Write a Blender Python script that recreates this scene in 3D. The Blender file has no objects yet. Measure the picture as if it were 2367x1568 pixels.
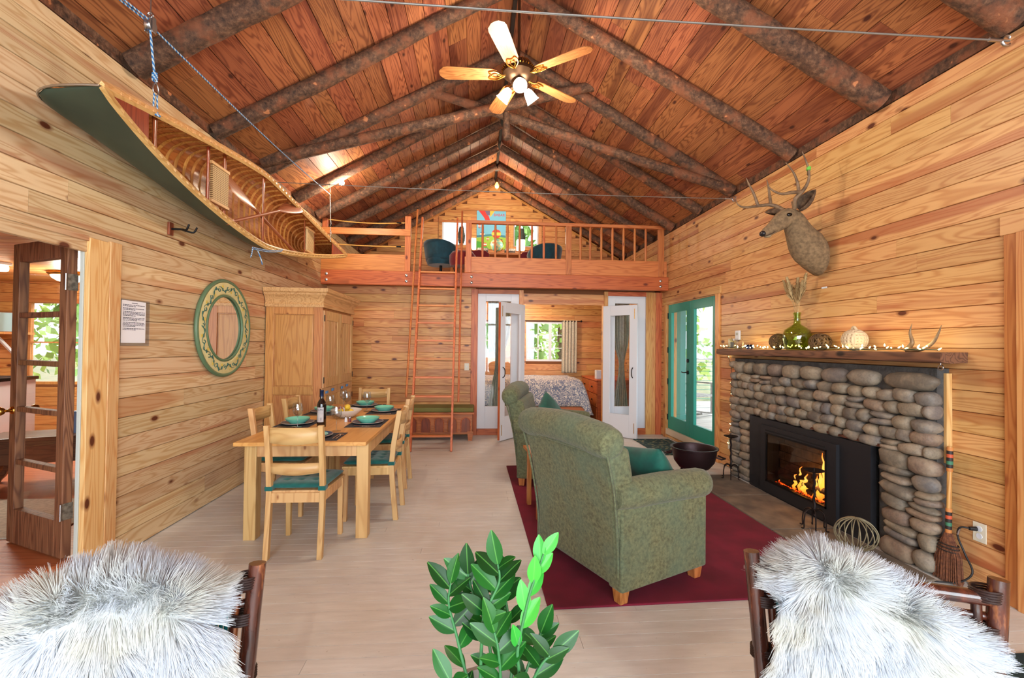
import bpy, bmesh, math, random
import numpy as np
from mathutils import Vector, Matrix, Euler, noise

SC = bpy.context.scene
COL = SC.collection
rnd = random.Random(7)
PI = math.pi

# ------------------------------------------------------------------ camera
CAM_Z = 1.45
yaw, pitch, roll = 0.07622278, 0.0144653, 0.01073656
f_ = Vector((math.sin(yaw), math.cos(yaw), 0)); r_ = Vector((math.cos(yaw), -math.sin(yaw), 0)); u_ = Vector((0, 0, 1))
f2 = f_*math.cos(pitch)+u_*math.sin(pitch); u2 = u_*math.cos(pitch)-f_*math.sin(pitch)
r3 = r_*math.cos(roll)+u2*math.sin(roll); u3 = u2*math.cos(roll)-r_*math.sin(roll)
cam_d = bpy.data.cameras.new('camera'); cam = bpy.data.objects.new('camera', cam_d); COL.objects.link(cam)
cam_d.sensor_width = 36.0; cam_d.lens = 36.0*1052.0/2367.0; cam_d.clip_start = 0.05; cam_d.clip_end = 200
cam.matrix_world = Matrix(((r3.x, u3.x, -f2.x, 0), (r3.y, u3.y, -f2.y, 0), (r3.z, u3.z, -f2.z, CAM_Z), (0, 0, 0, 1)))
SC.camera = cam

# ------------------------------------------------------------------ world, daylight, exposure
SC.view_settings.view_transform = 'Standard'; SC.view_settings.look = 'None'
SC.view_settings.gamma = 1.0; SC.view_settings.use_curve_mapping = False
SC.view_settings.exposure = 0.22
SC.cycles.max_bounces = 6; SC.cycles.diffuse_bounces = 3; SC.cycles.glossy_bounces = 3
SC.cycles.use_adaptive_sampling = True; SC.cycles.adaptive_threshold = 0.07
SC.cycles.transmission_bounces = 5; SC.cycles.transparent_max_bounces = 8
SC.cycles.sample_clamp_indirect = 6.0
wd = bpy.data.worlds.new('sky'); SC.world = wd; wd.use_nodes = True
bg = wd.node_tree.nodes['Background']; bg.inputs[0].default_value = (0.80, 0.91, 1.0, 1); bg.inputs[1].default_value = 3.2

def lamp(name, kind, loc, power, col=(1, 1, 1), size=.1, rot=None, size_y=None):
    d = bpy.data.lights.new(name, kind); d.energy = power; d.color = col
    if kind == 'AREA':
        d.shape = 'RECTANGLE'; d.size = size; d.size_y = size_y or size
    elif kind == 'SUN': d.angle = size
    else: d.shadow_soft_size = size
    o = bpy.data.objects.new(name, d); COL.objects.link(o); o.location = loc
    if rot: o.rotation_euler = rot
    return o
# sunlight, and daylight entering by the glazed rear gable of the room (behind the viewer)
lamp('sun', 'SUN', (0, 0, 20), 2.6, (1, .95, .86), .02, (math.radians(48), 0, math.radians(125)))
lamp('rear_window_daylight', 'AREA', (.34, -2.45, 1.75), 330, (.86, .94, 1.0), 5.0, (math.radians(90), 0, 0), 2.6)

# ------------------------------------------------------------------ helpers
def lin(c):
    return tuple(((v/255)/12.92 if v/255 <= .04045 else ((v/255+.055)/1.055)**2.4) for v in c)+(1,)

class MB:
    def __init__(s): s.v = []; s.f = []
    def add(s, vs, fs, M=None):
        o = len(s.v)
        s.v += [tuple(M @ Vector(p)) if M is not None else tuple(p) for p in vs]
        s.f += [tuple(i+o for i in q) for q in fs]
        return s
    def box(s, x0, x1, y0, y1, z0, z1, M=None):
        return s.add([(x0, y0, z0), (x1, y0, z0), (x1, y1, z0), (x0, y1, z0), (x0, y0, z1), (x1, y0, z1), (x1, y1, z1), (x0, y1, z1)],
                     [(0, 3, 2, 1), (4, 5, 6, 7), (0, 1, 5, 4), (1, 2, 6, 5), (2, 3, 7, 6), (3, 0, 4, 7)], M)
    def taper(s, b, t, M=None):   # two rectangles (x0,x1,y0,y1,z)
        vs = [(b[0], b[2], b[4]), (b[1], b[2], b[4]), (b[1], b[3], b[4]), (b[0], b[3], b[4]), (t[0], t[2], t[4]), (t[1], t[2], t[4]), (t[1], t[3], t[4]), (t[0], t[3], t[4])]
        return s.add(vs, [(0, 3, 2, 1), (4, 5, 6, 7), (0, 1, 5, 4), (1, 2, 6, 5), (2, 3, 7, 6), (3, 0, 4, 7)], M)
    def beam(s, a, b, w, h, up=(0, 0, 1)):   # rectangular bar from a to b
        a = Vector(a); b = Vector(b); d = (b-a).normalized(); up = Vector(up)
        x = d.cross(up)
        if x.length < 1e-4: x = d.cross(Vector((0, 1, 0)))
        x.normalize(); u = x.cross(d)
        vs = []
        for p in (a, b):
            for (i, j) in ((-1, -1), (1, -1), (1, 1), (-1, 1)): vs.append(p+x*(i*w/2)+u*(j*h/2))
        return s.add(vs, [(0, 1, 2, 3), (7, 6, 5, 4), (0, 4, 5, 1), (1, 5, 6, 2), (2, 6, 7, 3), (3, 7, 4, 0)])
    def tube(s, pts, r, n=8, caps=True, flat=1.0, closed=False):
        pts = [Vector(p) for p in pts]; m = len(pts)
        if not hasattr(r, '__len__'): r = [r]*m
        up = None; rings = []
        for i in range(m):
            if closed: t = pts[(i+1) % m]-pts[i-1]
            else: t = pts[min(i+1, m-1)]-pts[max(i-1, 0)]
            t.normalize()
            if up is None:
                up = Vector((0, 0, 1)) if abs(t.z) < .9 else Vector((1, 0, 0))
            x = t.cross(up); x.normalize(); up = x.cross(t); up.normalize()
            rings.append([pts[i]+x*(math.cos(2*PI*k/n)*r[i])+up*(math.sin(2*PI*k/n)*r[i]*flat) for k in range(n)])
        vs = [p for q in rings for p in q]; fs = []
        for i in range(m if closed else m-1):
            for k in range(n):
                a, b = i*n, ((i+1) % m)*n
                fs.append((a+k, a+(k+1) % n, b+(k+1) % n, b+k))
        if caps and not closed:
            fs.append(tuple(range(n))[::-1]); fs.append(tuple((m-1)*n+k for k in range(n)))
        return s.add(vs, fs)
    def lathe(s, prof, n=24, M=None, sx=1, sy=1):
        vs = []; fs = []; m = len(prof)
        for (r, z) in prof:
            for k in range(n): vs.append((r*math.cos(2*PI*k/n)*sx, r*math.sin(2*PI*k/n)*sy, z))
        for i in range(m-1):
            for k in range(n): fs.append((i*n+k, i*n+(k+1) % n, (i+1)*n+(k+1) % n, (i+1)*n+k))
        ring = prof[0] == prof[-1]
        if prof[0][0] > 1e-5 and not ring: fs.append(tuple(range(n))[::-1])
        if prof[-1][0] > 1e-5 and not ring: fs.append(tuple((m-1)*n+k for k in range(n)))
        return s.add(vs, fs, M)
    def prism(s, poly, h0, h1, M=None):     # poly in xy, extruded in z
        n = len(poly)
        vs = [(p[0], p[1], h0) for p in poly]+[(p[0], p[1], h1) for p in poly]
        fs = [tuple(range(n))[::-1], tuple(range(n, 2*n))]+[(i, (i+1) % n, n+(i+1) % n, n+i) for i in range(n)]
        return s.add(vs, fs, M)
    def grid(s, fn, nu, nv, cu=False, M=None):
        vs = [fn(i/(nu if cu else nu-1), j/(nv-1)) for i in range(nu) for j in range(nv)]
        fs = []
        for i in range(nu if cu else nu-1):
            for j in range(nv-1):
                a = i*nv; b = ((i+1) % nu)*nv
                fs.append((a+j, b+j, b+j+1, a+j+1))
        return s.add(vs, fs, M)
    def rings(s, rs, caps=True):
        n = len(rs[0]); vs = [p for q in rs for p in q]; fs = []
        for i in range(len(rs)-1):
            for k in range(n): fs.append((i*n+k, i*n+(k+1) % n, (i+1)*n+(k+1) % n, (i+1)*n+k))
        if caps: fs.append(tuple(range(n))[::-1]); fs.append(tuple((len(rs)-1)*n+k for k in range(n)))
        return s.add(vs, fs)
    def ball(s, c, r, n=12, m=8, sc=(1, 1, 1)):
        pr = [(max(1e-6, math.sin(PI*i/m)), -math.cos(PI*i/m)) for i in range(m+1)]
        return s.lathe(pr, n, Matrix.Translation(c) @ Matrix.Diagonal((r*sc[0], r*sc[1], r*sc[2], 1)))
    def build(s, name, mat, parent=None, smooth=0, bevel=0, sub=0, seg=2, solid=0):
        me = bpy.data.meshes.new(name); me.from_pydata(s.v, [], s.f); me.validate()
        bm = bmesh.new(); bm.from_mesh(me); bmesh.ops.remove_doubles(bm, verts=bm.verts, dist=1e-5)
        bmesh.ops.recalc_face_normals(bm, faces=bm.faces); bm.to_mesh(me); bm.free()
        if mat is not None:
            for m_ in (mat if isinstance(mat, (list, tuple)) else [mat]): me.materials.append(m_)
        o = bpy.data.objects.new(name, me); COL.objects.link(o)
        if parent is not None: o.parent = parent
        if solid:
            md = o.modifiers.new('solid', 'SOLIDIFY'); md.thickness = solid; md.offset = 0
        if bevel:
            md = o.modifiers.new('bevel', 'BEVEL'); md.width = bevel; md.segments = seg; md.limit_method = 'ANGLE'; md.angle_limit = math.radians(35)
        if sub:
            md = o.modifiers.new('sub', 'SUBSURF'); md.levels = sub; md.render_levels = sub
        if smooth:
            me.shade_smooth()
            if smooth < 179: me.set_sharp_from_angle(angle=math.radians(smooth))
        return o

def tag(o, label, cat, group=None):
    o['label'] = label; o['category'] = cat
    if group: o['group'] = group
    return o
def thing(name, label, cat, loc=(0, 0, 0), rz=0, group=None):
    o = bpy.data.objects.new(name, None); COL.objects.link(o); o.empty_display_size = .1
    o.location = loc; o.rotation_euler = (0, 0, rz)
    return tag(o, label, cat, group)
def struct(o): o['kind'] = 'structure'; return o
def copy_tree(o, parent=None, loc=None, rz=None, label=None):
    c = o.copy(); COL.objects.link(c)
    if parent is not None: c.parent = parent
    if loc is not None: c.location = loc
    if rz is not None: c.rotation_euler = (0, 0, rz)
    if label: c['label'] = label
    for ch in list(o.children): copy_tree(ch, c)
    return c
def ns(v, f=1.0, seed=0): return noise.noise(Vector((v[0]*f+seed*7.3, v[1]*f-seed*3.1, v[2]*f+seed)))
def arc(c, r, a0, a1, n, plane='xz'):
    out = []
    for i in range(n+1):
        a = a0+(a1-a0)*i/n; p = r*math.cos(a); q = r*math.sin(a)
        out.append({'xz': (c[0]+p, c[1], c[2]+q), 'yz': (c[0], c[1]+p, c[2]+q), 'xy': (c[0]+p, c[1]+q, c[2])}[plane])
    return out
def smoothpts(pts, k=6):    # Catmull-Rom through points
    P = [Vector(p) for p in pts]; out = []
    for i in range(len(P)-1):
        p0 = P[max(i-1, 0)]; p1 = P[i]; p2 = P[i+1]; p3 = P[min(i+2, len(P)-1)]
        for j in range(k):
            t = j/k
            out.append(.5*((2*p1)+(p2-p0)*t+(2*p0-5*p1+4*p2-p3)*t*t+(-p0+3*p1-3*p2+p3)*t**3))
    out.append(P[-1]); return out

# ------------------------------------------------------------------ materials
def newmat(name):
    m = bpy.data.materials.new(name); m.use_nodes = True
    nt = m.node_tree; return m, nt, nt.nodes['Principled BSDF']
class N:   # terse node builder
    def __init__(s, nt): s.nt = nt
    def __call__(s, typ, **kw):
        n = s.nt.nodes.new(typ)
        for k, v in kw.items(): setattr(n, k, v)
        return n
    def link(s, a, b): s.nt.links.new(a, b)
    def math(s, op, a, b=None):
        n = s.nt.nodes.new('ShaderNodeMath'); n.operation = op
        for i, v in enumerate((a, b)):
            if v is None: continue
            if hasattr(v, 'is_output'): s.link(v, n.inputs[i])
            else: n.inputs[i].default_value = v
        return n.outputs[0]
    def mix(s, fac, a, b, mode='MIX'):
        n = s.nt.nodes.new('ShaderNodeMix'); n.data_type = 'RGBA'; n.blend_type = mode
        for i, v in ((0, fac), (6, a), (7, b)):
            if hasattr(v, 'is_output'): s.link(v, n.inputs[i])
            else: n.inputs[i].default_value = v
        return n.outputs[2]
    def ramp(s, fac, stops):
        n = s.nt.nodes.new('ShaderNodeValToRGB'); e = n.color_ramp.elements
        while len(e) < len(stops): e.new(.5)
        for q, (p, c) in zip(e, stops):
            q.position = p; q.color = c if len(c) == 4 else tuple(c)+(1,)
        s.link(fac, n.inputs[0]); return n.outputs[0]
    def noise(s, vec, scale, detail=3, rough=.5, dist=0):
        n = s.nt.nodes.new('ShaderNodeTexNoise'); n.inputs['Scale'].default_value = scale
        n.inputs['Detail'].default_value = detail; n.inputs['Roughness'].default_value = rough; n.inputs['Distortion'].default_value = dist
        if vec is not None: s.link(vec, n.inputs['Vector'])
        return n.outputs[0]
    def voro(s, vec, scale, feature='F1', rand=1):
        n = s.nt.nodes.new('ShaderNodeTexVoronoi'); n.feature = feature; n.inputs['Scale'].default_value = scale
        n.inputs['Randomness'].default_value = rand
        if vec is not None: s.link(vec, n.inputs['Vector'])
        return n
    def map(s, vec, sc, loc=(0, 0, 0)):
        n = s.nt.nodes.new('ShaderNodeMapping'); n.inputs['Scale'].default_value = sc; n.inputs['Location'].default_value = loc
        s.link(vec, n.inputs['Vector']); return n.outputs[0]
    def bump(s, h, strength, dist, bsdf):
        n = s.nt.nodes.new('ShaderNodeBump'); n.inputs['Strength'].default_value = strength; n.inputs['Distance'].default_value = dist
        s.link(h, n.inputs['Height']); s.link(n.outputs[0], bsdf.inputs['Normal'])

BW = ((0, 0, 0, 1), (1, 1, 1, 1))
def wood(name, along, light, dark, knot=None, coord='pos', grain=26, gs=1.0, streak=None, streak_amt=.5, rough=.42, var=.25, fine=.25, kn_along=2.7, kn_across=5.4, kn_r=.125, bump=.15, coat=0.0):
    """wood with the grain running along axis 0/1/2; knots, heartwood streaks, per-board tint"""
    m, nt, b = newmat(name); n = N(nt)
    if coord == 'pos': vec = n('ShaderNodeNewGeometry').outputs['Position']
    else: vec = n('ShaderNodeTexCoord').outputs['Object']
    rn = n('ShaderNodeObjectInfo').outputs['Random']
    off = n('ShaderNodeCombineXYZ')
    for i, k in enumerate((37.0, 53.0, 71.0)): n.link(n.math('MULTIPLY', rn, k), off.inputs[i])
    add = n('ShaderNodeVectorMath', operation='ADD'); n.link(vec, add.inputs[0]); n.link(off.outputs[0], add.inputs[1])
    v = add.outputs[0]
    sc = [9.0*gs]*3; sc[along] = .75*gs
    g1 = n.noise(n.map(v, sc), 1.0, 2, .45, .3)
    lines = n.math('SINE', n.math('MULTIPLY', g1, grain*2*PI*.5))
    lines = n.math('MULTIPLY_ADD', lines, .5); nt.nodes[-1].inputs[2].default_value = .5
    lines = n.math('POWER', lines, 2.2)
    sf = [160.0*gs]*3; sf[along] = 5.0*gs
    fineg = n.noise(n.map(v, sf), 1.0, 2, .6)
    fac = n.math('ADD', n.math('MULTIPLY', lines, 1-fine), n.math('MULTIPLY', fineg, fine))
    col = n.mix(n.math('MULTIPLY', fac, .95), lin(light), lin(dark))
    if streak:
        ss = [7.0*gs]*3; ss[along] = .32*gs
        sn = n.noise(n.map(v, ss, (3.1, 1.7, 9.2)), 1.0, 2, .5, .2)
        sf_ = n.ramp(sn, [(.56, (0, 0, 0, 1)), (.64, (streak_amt,)*3+(1,))])
        col = n.mix(sf_, col, lin(streak))
    tint = n.math('MULTIPLY_ADD', rn, var); nt.nodes[-1].inputs[2].default_value = 1-var*.6
    hs = n('ShaderNodeHueSaturation'); n.link(col, hs.inputs['Color']); n.link(tint, hs.inputs['Value'])
    hv = n.math('FRACT', n.math('MULTIPLY', rn, 17.3)); hv = n.math('MULTIPLY_ADD', hv, .018); nt.nodes[-1].inputs[2].default_value = .491
    n.link(hv, hs.inputs['Hue'])
    col = hs.outputs[0]
    if knot:
        ks = [kn_across]*3; ks[along] = kn_along
        vo = n.voro(n.map(v, ks), 1.0)
        d = vo.outputs['Distance']
        halo = n.ramp(d, [(kn_r*.8, (.8, .8, .8, 1)), (kn_r*1.25, (0, 0, 0, 1))])
        core = n.ramp(d, [(kn_r*.62, (.95, .95, .95, 1)), (kn_r*.80, (0, 0, 0, 1))])
        col = n.mix(halo, col, lin(tuple(int(a*.55+k*.45) for a, k in zip(dark, knot))))
        col = n.mix(core, col, lin(knot))
    n.link(col, b.inputs['Base Color'])
    b.inputs['Roughness'].default_value = rough; b.inputs['Coat Weight'].default_value = coat; b.inputs['Coat Roughness'].default_value = .25
    if bump: n.bump(fac, bump, .002, b)
    return m

def plain(name, col, rough=.5, metal=0, var=0, scale=8, bump=0, bscale=60, bdist=.002, sheen=0, coat=0, emit=None, es=0, coord='Object', col2=None, spec=None, detail=3):
    m, nt, b = newmat(name); n = N(nt)
    b.inputs['Base Color'].default_value = lin(col); b.inputs['Roughness'].default_value = rough; b.inputs['Metallic'].default_value = metal
    b.inputs['Sheen Weight'].default_value = sheen; b.inputs['Coat Weight'].default_value = coat
    if spec is not None: b.inputs['Specular IOR Level'].default_value = spec
    tc = n('ShaderNodeTexCoord').outputs[coord] if (var or bump or col2) else None
    if var or col2:
        q = n.noise(tc, scale, detail, .55)
        c2 = col2 or tuple(max(0, int(v*(1-var))) for v in col)
        n.link(n.ramp(q, [(.36, lin(col)), (.64, lin(c2))]), b.inputs['Base Color'])
    if bump: n.bump(n.noise(tc, bscale, 3, .6), bump, bdist, b)
    if emit: b.inputs['Emission Color'].default_value = lin(emit); b.inputs['Emission Strength'].default_value = es
    return m

def glassmat(name, col=(255, 255, 255), rough=0.0, refl=.05):
    """clear pane: mostly transparent with a glossy reflection"""
    m, nt, b = newmat(name); n = N(nt)
    nt.nodes.remove(b); out = nt.nodes['Material Output']
    t = n('ShaderNodeBsdfTransparent'); t.inputs[0].default_value = lin(col)
    g = n('ShaderNodeBsdfGlossy'); g.inputs['Roughness'].default_value = max(rough, .02)
    lw = n('ShaderNodeLayerWeight'); lw.inputs[0].default_value = .5
    fac = n.math('MULTIPLY_ADD', n.math('POWER', lw.outputs['Facing'], 4.0), .55); nt.nodes[-1].inputs[2].default_value = refl
    mx = n('ShaderNodeMixShader'); n.link(fac, mx.inputs[0]); n.link(t.outputs[0], mx.inputs[1]); n.link(g.outputs[0], mx.inputs[2])
    n.link(mx.outputs[0], out.inputs[0]); return m

# ------------------------------------------------------------------ shared materials
PINE_K = (92, 40, 22)
pine_l = wood('pine_left_daylit', 1, (226, 200, 158), (198, 156, 108), PINE_K, streak=(176, 98, 62), streak_amt=.55)  # same pine as the right wall, with the left wall's daylight put into the colour
pine_r = wood('pine_right', 1, (226, 176, 116), (198, 136, 80), PINE_K, streak=(168, 84, 46), streak_amt=.6)
pine_x = wood('pine_far', 0, (222, 166, 102), (192, 124, 68), PINE_K, streak=(165, 84, 42), streak_amt=.5)
pine_z = wood('pine_vertical', 2, (230, 172, 104), (203, 133, 72), PINE_K, streak=(172, 92, 52), streak_amt=.3)
pine_zp = wood('pine_vertical_pale', 2, (232, 190, 132), (214, 154, 92), PINE_K)
ceil_m = wood('ceiling_fir', 1, (182, 112, 70), (118, 60, 36), (70, 30, 18), streak=(108, 52, 32), streak_amt=.7, gs=.85, grain=40, rough=.6, var=.35, kn_r=.1)
fir_x = wood('fir_beam', 0, (205, 112, 60), (168, 78, 38), (110, 44, 24), grain=22, rough=.45, kn_r=.12)
fir_xl = wood('fir_rail', 0, (224, 140, 80), (196, 108, 58), None, grain=22, rough=.45)
fir_z = wood('fir_upright', 2, (214, 128, 72), (184, 94, 50), (110, 44, 24), grain=22, rough=.45, kn_r=.1)
floor_m = None
def mk_floor():
    m, nt, b = newmat('painted_floor'); n = N(nt)
    v = n('ShaderNodeNewGeometry').outputs['Position']
    rn = n('ShaderNodeObjectInfo').outputs['Random']
    q = n.noise(n.map(v, (1.5, 9, 1)), 3, 4, .6)
    c = n.ramp(q, [(.3, lin((206, 202, 196))), (.7, lin((224, 221, 216)))])
    w = n.noise(v, 1.1, 3, .6)
    c = n.mix(n.ramp(w, [(.45, (0, 0, 0, 1)), (.7, (.6, .6, .6, 1))]), c, lin((198, 185, 168)))
    sp = n.noise(n.map(v, (30, 60, 1)), 1, 2, .7)
    c = n.mix(n.ramp(sp, [(.70, (0, 0, 0, 1)), (.76, (.55, .55, .55, 1))]), c, lin((120, 98, 76)))
    hs = n('ShaderNodeHueSaturation'); n.link(c, hs.inputs['Color'])
    t = n.math('MULTIPLY_ADD', rn, .07); nt.nodes[-1].inputs[2].default_value = .96
    n.link(t, hs.inputs['Value']); n.link(hs.outputs[0], b.inputs['Base Color'])
    b.inputs['Roughness'].default_value = .42
    n.bump(q, .25, .002, b); return m
floor_m = mk_floor()
dark_m = plain('dark_backing', (40, 26, 18), .9)  # dark backing behind ceiling and deck boards, and the ridge strip
gap_pine = plain('groove', (120, 72, 38), .8)
def bark():
    m, nt, b = newmat('bark_log'); n = N(nt)
    v = n('ShaderNodeNewGeometry').outputs['Position']
    rn = n('ShaderNodeObjectInfo').outputs['Random']
    a = n.noise(v, 26, 5, .7); p = n.noise(v, 5.5, 3, .6); q = n.noise(v, 11, 2, .5)
    c = n.ramp(a, [(.30, lin((44, 30, 24))), (.52, lin((96, 66, 48))), (.72, lin((140, 104, 78)))])
    c = n.mix(n.ramp(p, [(.50, (0, 0, 0, 1)), (.62, (.7, .7, .7, 1))]), c, lin((142, 84, 54)))
    c = n.mix(n.ramp(q, [(.70, (0, 0, 0, 1)), (.735, (1, 1, 1, 1))]), c, lin((196, 128, 84)))
    hs = n('ShaderNodeHueSaturation'); n.link(c, hs.inputs['Color'])
    t = n.math('MULTIPLY_ADD', rn, .35); nt.nodes[-1].inputs[2].default_value = .85
    n.link(t, hs.inputs['Value']); n.link(hs.outputs[0], b.inputs['Base Color'])
    b.inputs['Roughness'].default_value = .75; n.bump(a, .9, .012, b); return m
bark_m = bark()
white_m = plain('white_paint', (226, 230, 238), .4)
teal_m = plain('teal_paint', (14, 140, 122), .38)
glass_m = glassmat('pane_glass')
black_m = plain('black_iron', (24, 23, 26), .45, .6)
brass_m = plain('brass', (196, 150, 70), .25, 1)
steel_m = plain('steel', (190, 192, 196), .3, 1)

XL, XR, YF, YG, YB = -2.385, 3.06, 7.4, 9.7, -2.2
RX, RZ, RS = .338, 4.92, .565
def roofz(x): return RZ-RS*abs(x-RX)

# ------------------------------------------------------------------ boards
_bm = {}
def unit_board(mat, ch=.022):
    key = (mat.name, ch)
    if key not in _bm:
        mb = MB(); pr = [(0, -1), (0, -.45), (ch, 0), (1-ch, 0), (1, -.45), (1, -1)]
        mb.prism(pr, 0, 1)
        # prism axes: (x=across, y=normal, z=along) -> X along, Y across, Z normal
        mb.v = [(z, x, y) for (x, y, z) in mb.v]
        o = mb.build('board', mat); _bm[key] = o.data; bpy.data.objects.remove(o)
    return _bm[key]
def board(parent, mat, org, A, a, B, b, Nn, t, name='board', ch=.022):
    """board with corner org, length a along A, width b along B, face normal Nn, thickness t"""
    A = Vector(A); B = Vector(B); Nn = Vector(Nn); org = Vector(org)
    if A.cross(B).dot(Nn) < 0: org = org+A*a; A = -A
    o = bpy.data.objects.new(name, unit_board(mat, ch)); COL.objects.link(o); o.parent = parent
    X = A*a; Y = B*b; Z = Nn*t
    o.matrix_local = Matrix(((X.x, Y.x, Z.x, org.x), (X.y, Y.y, Z.y, org.y), (X.z, Y.z, Z.z, org.z), (0, 0, 0, 1)))
    return o
def cuts(a0, a1, lo, hi):
    out = [a0]; x = a0+rnd.uniform(lo*.4, hi)
    while x < a1-lo*.4: out.append(x); x += rnd.uniform(lo, hi)
    return out+[a1]
def board_wall(parent, mat, A, Nn, fixed, a0, a1, z0, z1, holes=(), w=.1325, lo=1.6, hi=3.6, t=.02, clip=None):
    """horizontal boards on a vertical wall plane; A is +x or +y; fixed the plane coordinate; clip(z)->(a0,a1)"""
    ax = 0 if abs(A[0]) > .5 else 1; z = z0
    while z < z1-.02:
        zt = min(z+w, z1); segs = [(a0, a1)]
        if clip:
            c = clip(zt)
            if c[1]-c[0] < .1: break
            segs = [c]
        for (h0, h1, hz0, hz1) in holes:
            if hz0 < (z+zt)/2 < hz1:
                ns_ = []
                for (s0, s1) in segs:
                    if h1 <= s0 or h0 >= s1: ns_.append((s0, s1)); continue
                    if h0 > s0: ns_.append((s0, h0))
                    if h1 < s1: ns_.append((h1, s1))
                segs = ns_
        for (s0, s1) in segs:
            if s1-s0 < .02: continue
            cs = cuts(s0, s1, lo, hi) if s1-s0 > lo*1.2 else [s0, s1]
            for c0, c1 in zip(cs, cs[1:]):
                org = [0, 0, z+.0007]; org[ax] = c0+.0006; org[1-ax] = fixed
                board(parent, mat, org, A, c1-c0-.0012, (0, 0, 1), zt-z-.0014, Nn, t)
        z = zt
def slab(name, mat, boxes, parent=None):
    mb = MB()
    for q in boxes: mb.box(*q)
    return mb.build(name, mat, parent)

# ------------------------------------------------------------------ floor
fl = struct(slab('floor', gap_pine, [(XL-.15, XR+.15, YB-.2, YF+.15, -.12, -.016)]))
y = YB
while y < YF+.1:
    cs = cuts(XL-.1, XR+.05, 2.2, 4.5)
    for c0, c1 in zip(cs, cs[1:]):
        board(fl, floor_m, (c0, y+.0008, 0), (1, 0, 0), c1-c0-.0016, (0, 1, 0), .0934, (0, 0, 1), .015, 'floor_board', .006)
    y += .095
# ------------------------------------------------------------------ side walls
dz = (-.02, 2.085); door_y = (1.15, 2.967)
wl = struct(slab('wall_left', gap_pine, [(XL-.085, XL-.021, YB-.2, door_y[0], 0, 3.44), (XL-.085, XL-.021, 3.09, YG+.2, 0, 3.44), (XL-.085, XL-.021, door_y[0], door_y[1], dz[1], 3.44)]))
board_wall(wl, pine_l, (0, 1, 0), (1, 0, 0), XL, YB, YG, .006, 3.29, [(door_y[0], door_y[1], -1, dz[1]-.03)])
gd_y = (5.60, 7.16); gd_z = (.14, 2.15)
wr = struct(slab('wall_right', gap_pine, [(XR+.021, XR+.17, YB-.2, gd_y[0], 0, 3.44), (XR+.021, XR+.17, gd_y[1], YG+.2, 0, 3.44), (XR+.021, XR+.17, gd_y[0], gd_y[1], gd_z[1], 3.44), (XR+.021, XR+.17, gd_y[0], gd_y[1], -.1, gd_z[0])]))
board_wall(wr, pine_r, (0, 1, 0), (-1, 0, 0), XR, YB, YG, .006, 3.29, [(gd_y[0], gd_y[1], gd_z[0], gd_z[1])])
for nm, xx in (('trim_1', XL), ('trim_2', XR)):   # dark plate logs above the walls
    s_ = 1 if xx < 0 else -1
    struct(slab(nm, bark_m, [(xx-s_*.1, xx-s_*.005, YB, YG, 3.30, 3.42)]))
# ------------------------------------------------------------------ far partition wall under the loft
wf = struct(slab('wall_far', gap_pine, [(XL, -.03, YF+.021, YF+.12, 0, 2.4), (-.03, 3.06, YF+.021, YF+.12, 2.31, 2.4), (.70, 2.12, YF+.021, YF+.12, 2.14, 2.31), (2.96, XR, YF+.021, YF+.12, 0, 2.4)]))
board_wall(wf, pine_x, (1, 0, 0), (0, -1, 0), YF, XL, -.03, .0, 2.4, lo=1.4, hi=2.4)
board_wall(wf, pine_x, (1, 0, 0), (0, -1, 0), YF, .70, 2.12, 2.13, 2.31, w=.18)
def trimbox(name, mat, *b): return struct(MB().box(*b).build(name, mat, None, bevel=.003))
k = 3
for b_ in ((-.10, .005, YF-.035, YF+.12, 0, 2.36), (.675, .745, YF-.03, YF+.12, .0, 2.36), (2.085, 2.15, YF-.03, YF+.12, 0, 2.36), (2.80, 2.90, YF-.03, YF+.12, 0, 2.36),
           (2.90, 2.965, YF-.02, YF+.12, 0, 2.36), (2.965, 3.06, YF-.04, YF+.12, 0, 2.36)):
    trimbox('trim_%d' % k, fir_z if k in (3, 8) else pine_z, *b_); k += 1
for b_ in ((.005, .675, YF-.03, YF+.10, 2.29, 2.36), (2.15, 2.80, YF-.03, YF+.10, 2.29, 2.36), (.005, .675, YF-.03, YF+.10, .0, .10), (2.15, 2.80, YF-.03, YF+.10, .0, .10)):
    trimbox('trim_%d' % k, fir_x, *b_); k += 1
# ------------------------------------------------------------------ gable wall, loft floor
wx = [(-.77, -.24), (.75, 1.29)]; wz = (3.57, 4.10)
bw = [(-.25, .47, 1.16, 1.96), (1.04, 2.12, 1.12, 1.97)]
def gable_back(mb, holes, z0, z1, x0, x1, y0, y1):
    xs = sorted(set([x0, x1]+[h[0] for h in holes]+[h[1] for h in holes])); zs = sorted(set([z0, z1]+[h[2] for h in holes]+[h[3] for h in holes]))
    for a, b_ in zip(xs, xs[1:]):
        for c, d in zip(zs, zs[1:]):
            if any(h[0] <= (a+b_)/2 <= h[1] and h[2] <= (c+d)/2 <= h[3] for h in holes): continue
            mb.box(a, b_, y0, y1, c, d)
mb = MB(); gable_back(mb, bw+[(a, b_, wz[0], wz[1]) for a, b_ in wx], 0, 4.97, XL-.17, XR+.17, YG+.021, YG+.15)
wg = struct(mb.build('wall_back', gap_pine))
board_wall(wg, pine_x, (1, 0, 0), (0, -1, 0), YG, XL, XR, 2.6, 4.9, [(a, b_, wz[0], wz[1]) for a, b_ in wx], lo=1.5, hi=2.6,
           clip=lambda z: (max(XL, RX-(RZ-z)/RS), min(XR, RX+(RZ-z)/RS)))
board_wall(wg, pine_x, (1, 0, 0), (0, -1, 0), YG, -1.0, XR, .0, 2.4, bw, lo=1.5, hi=2.6)
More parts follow.
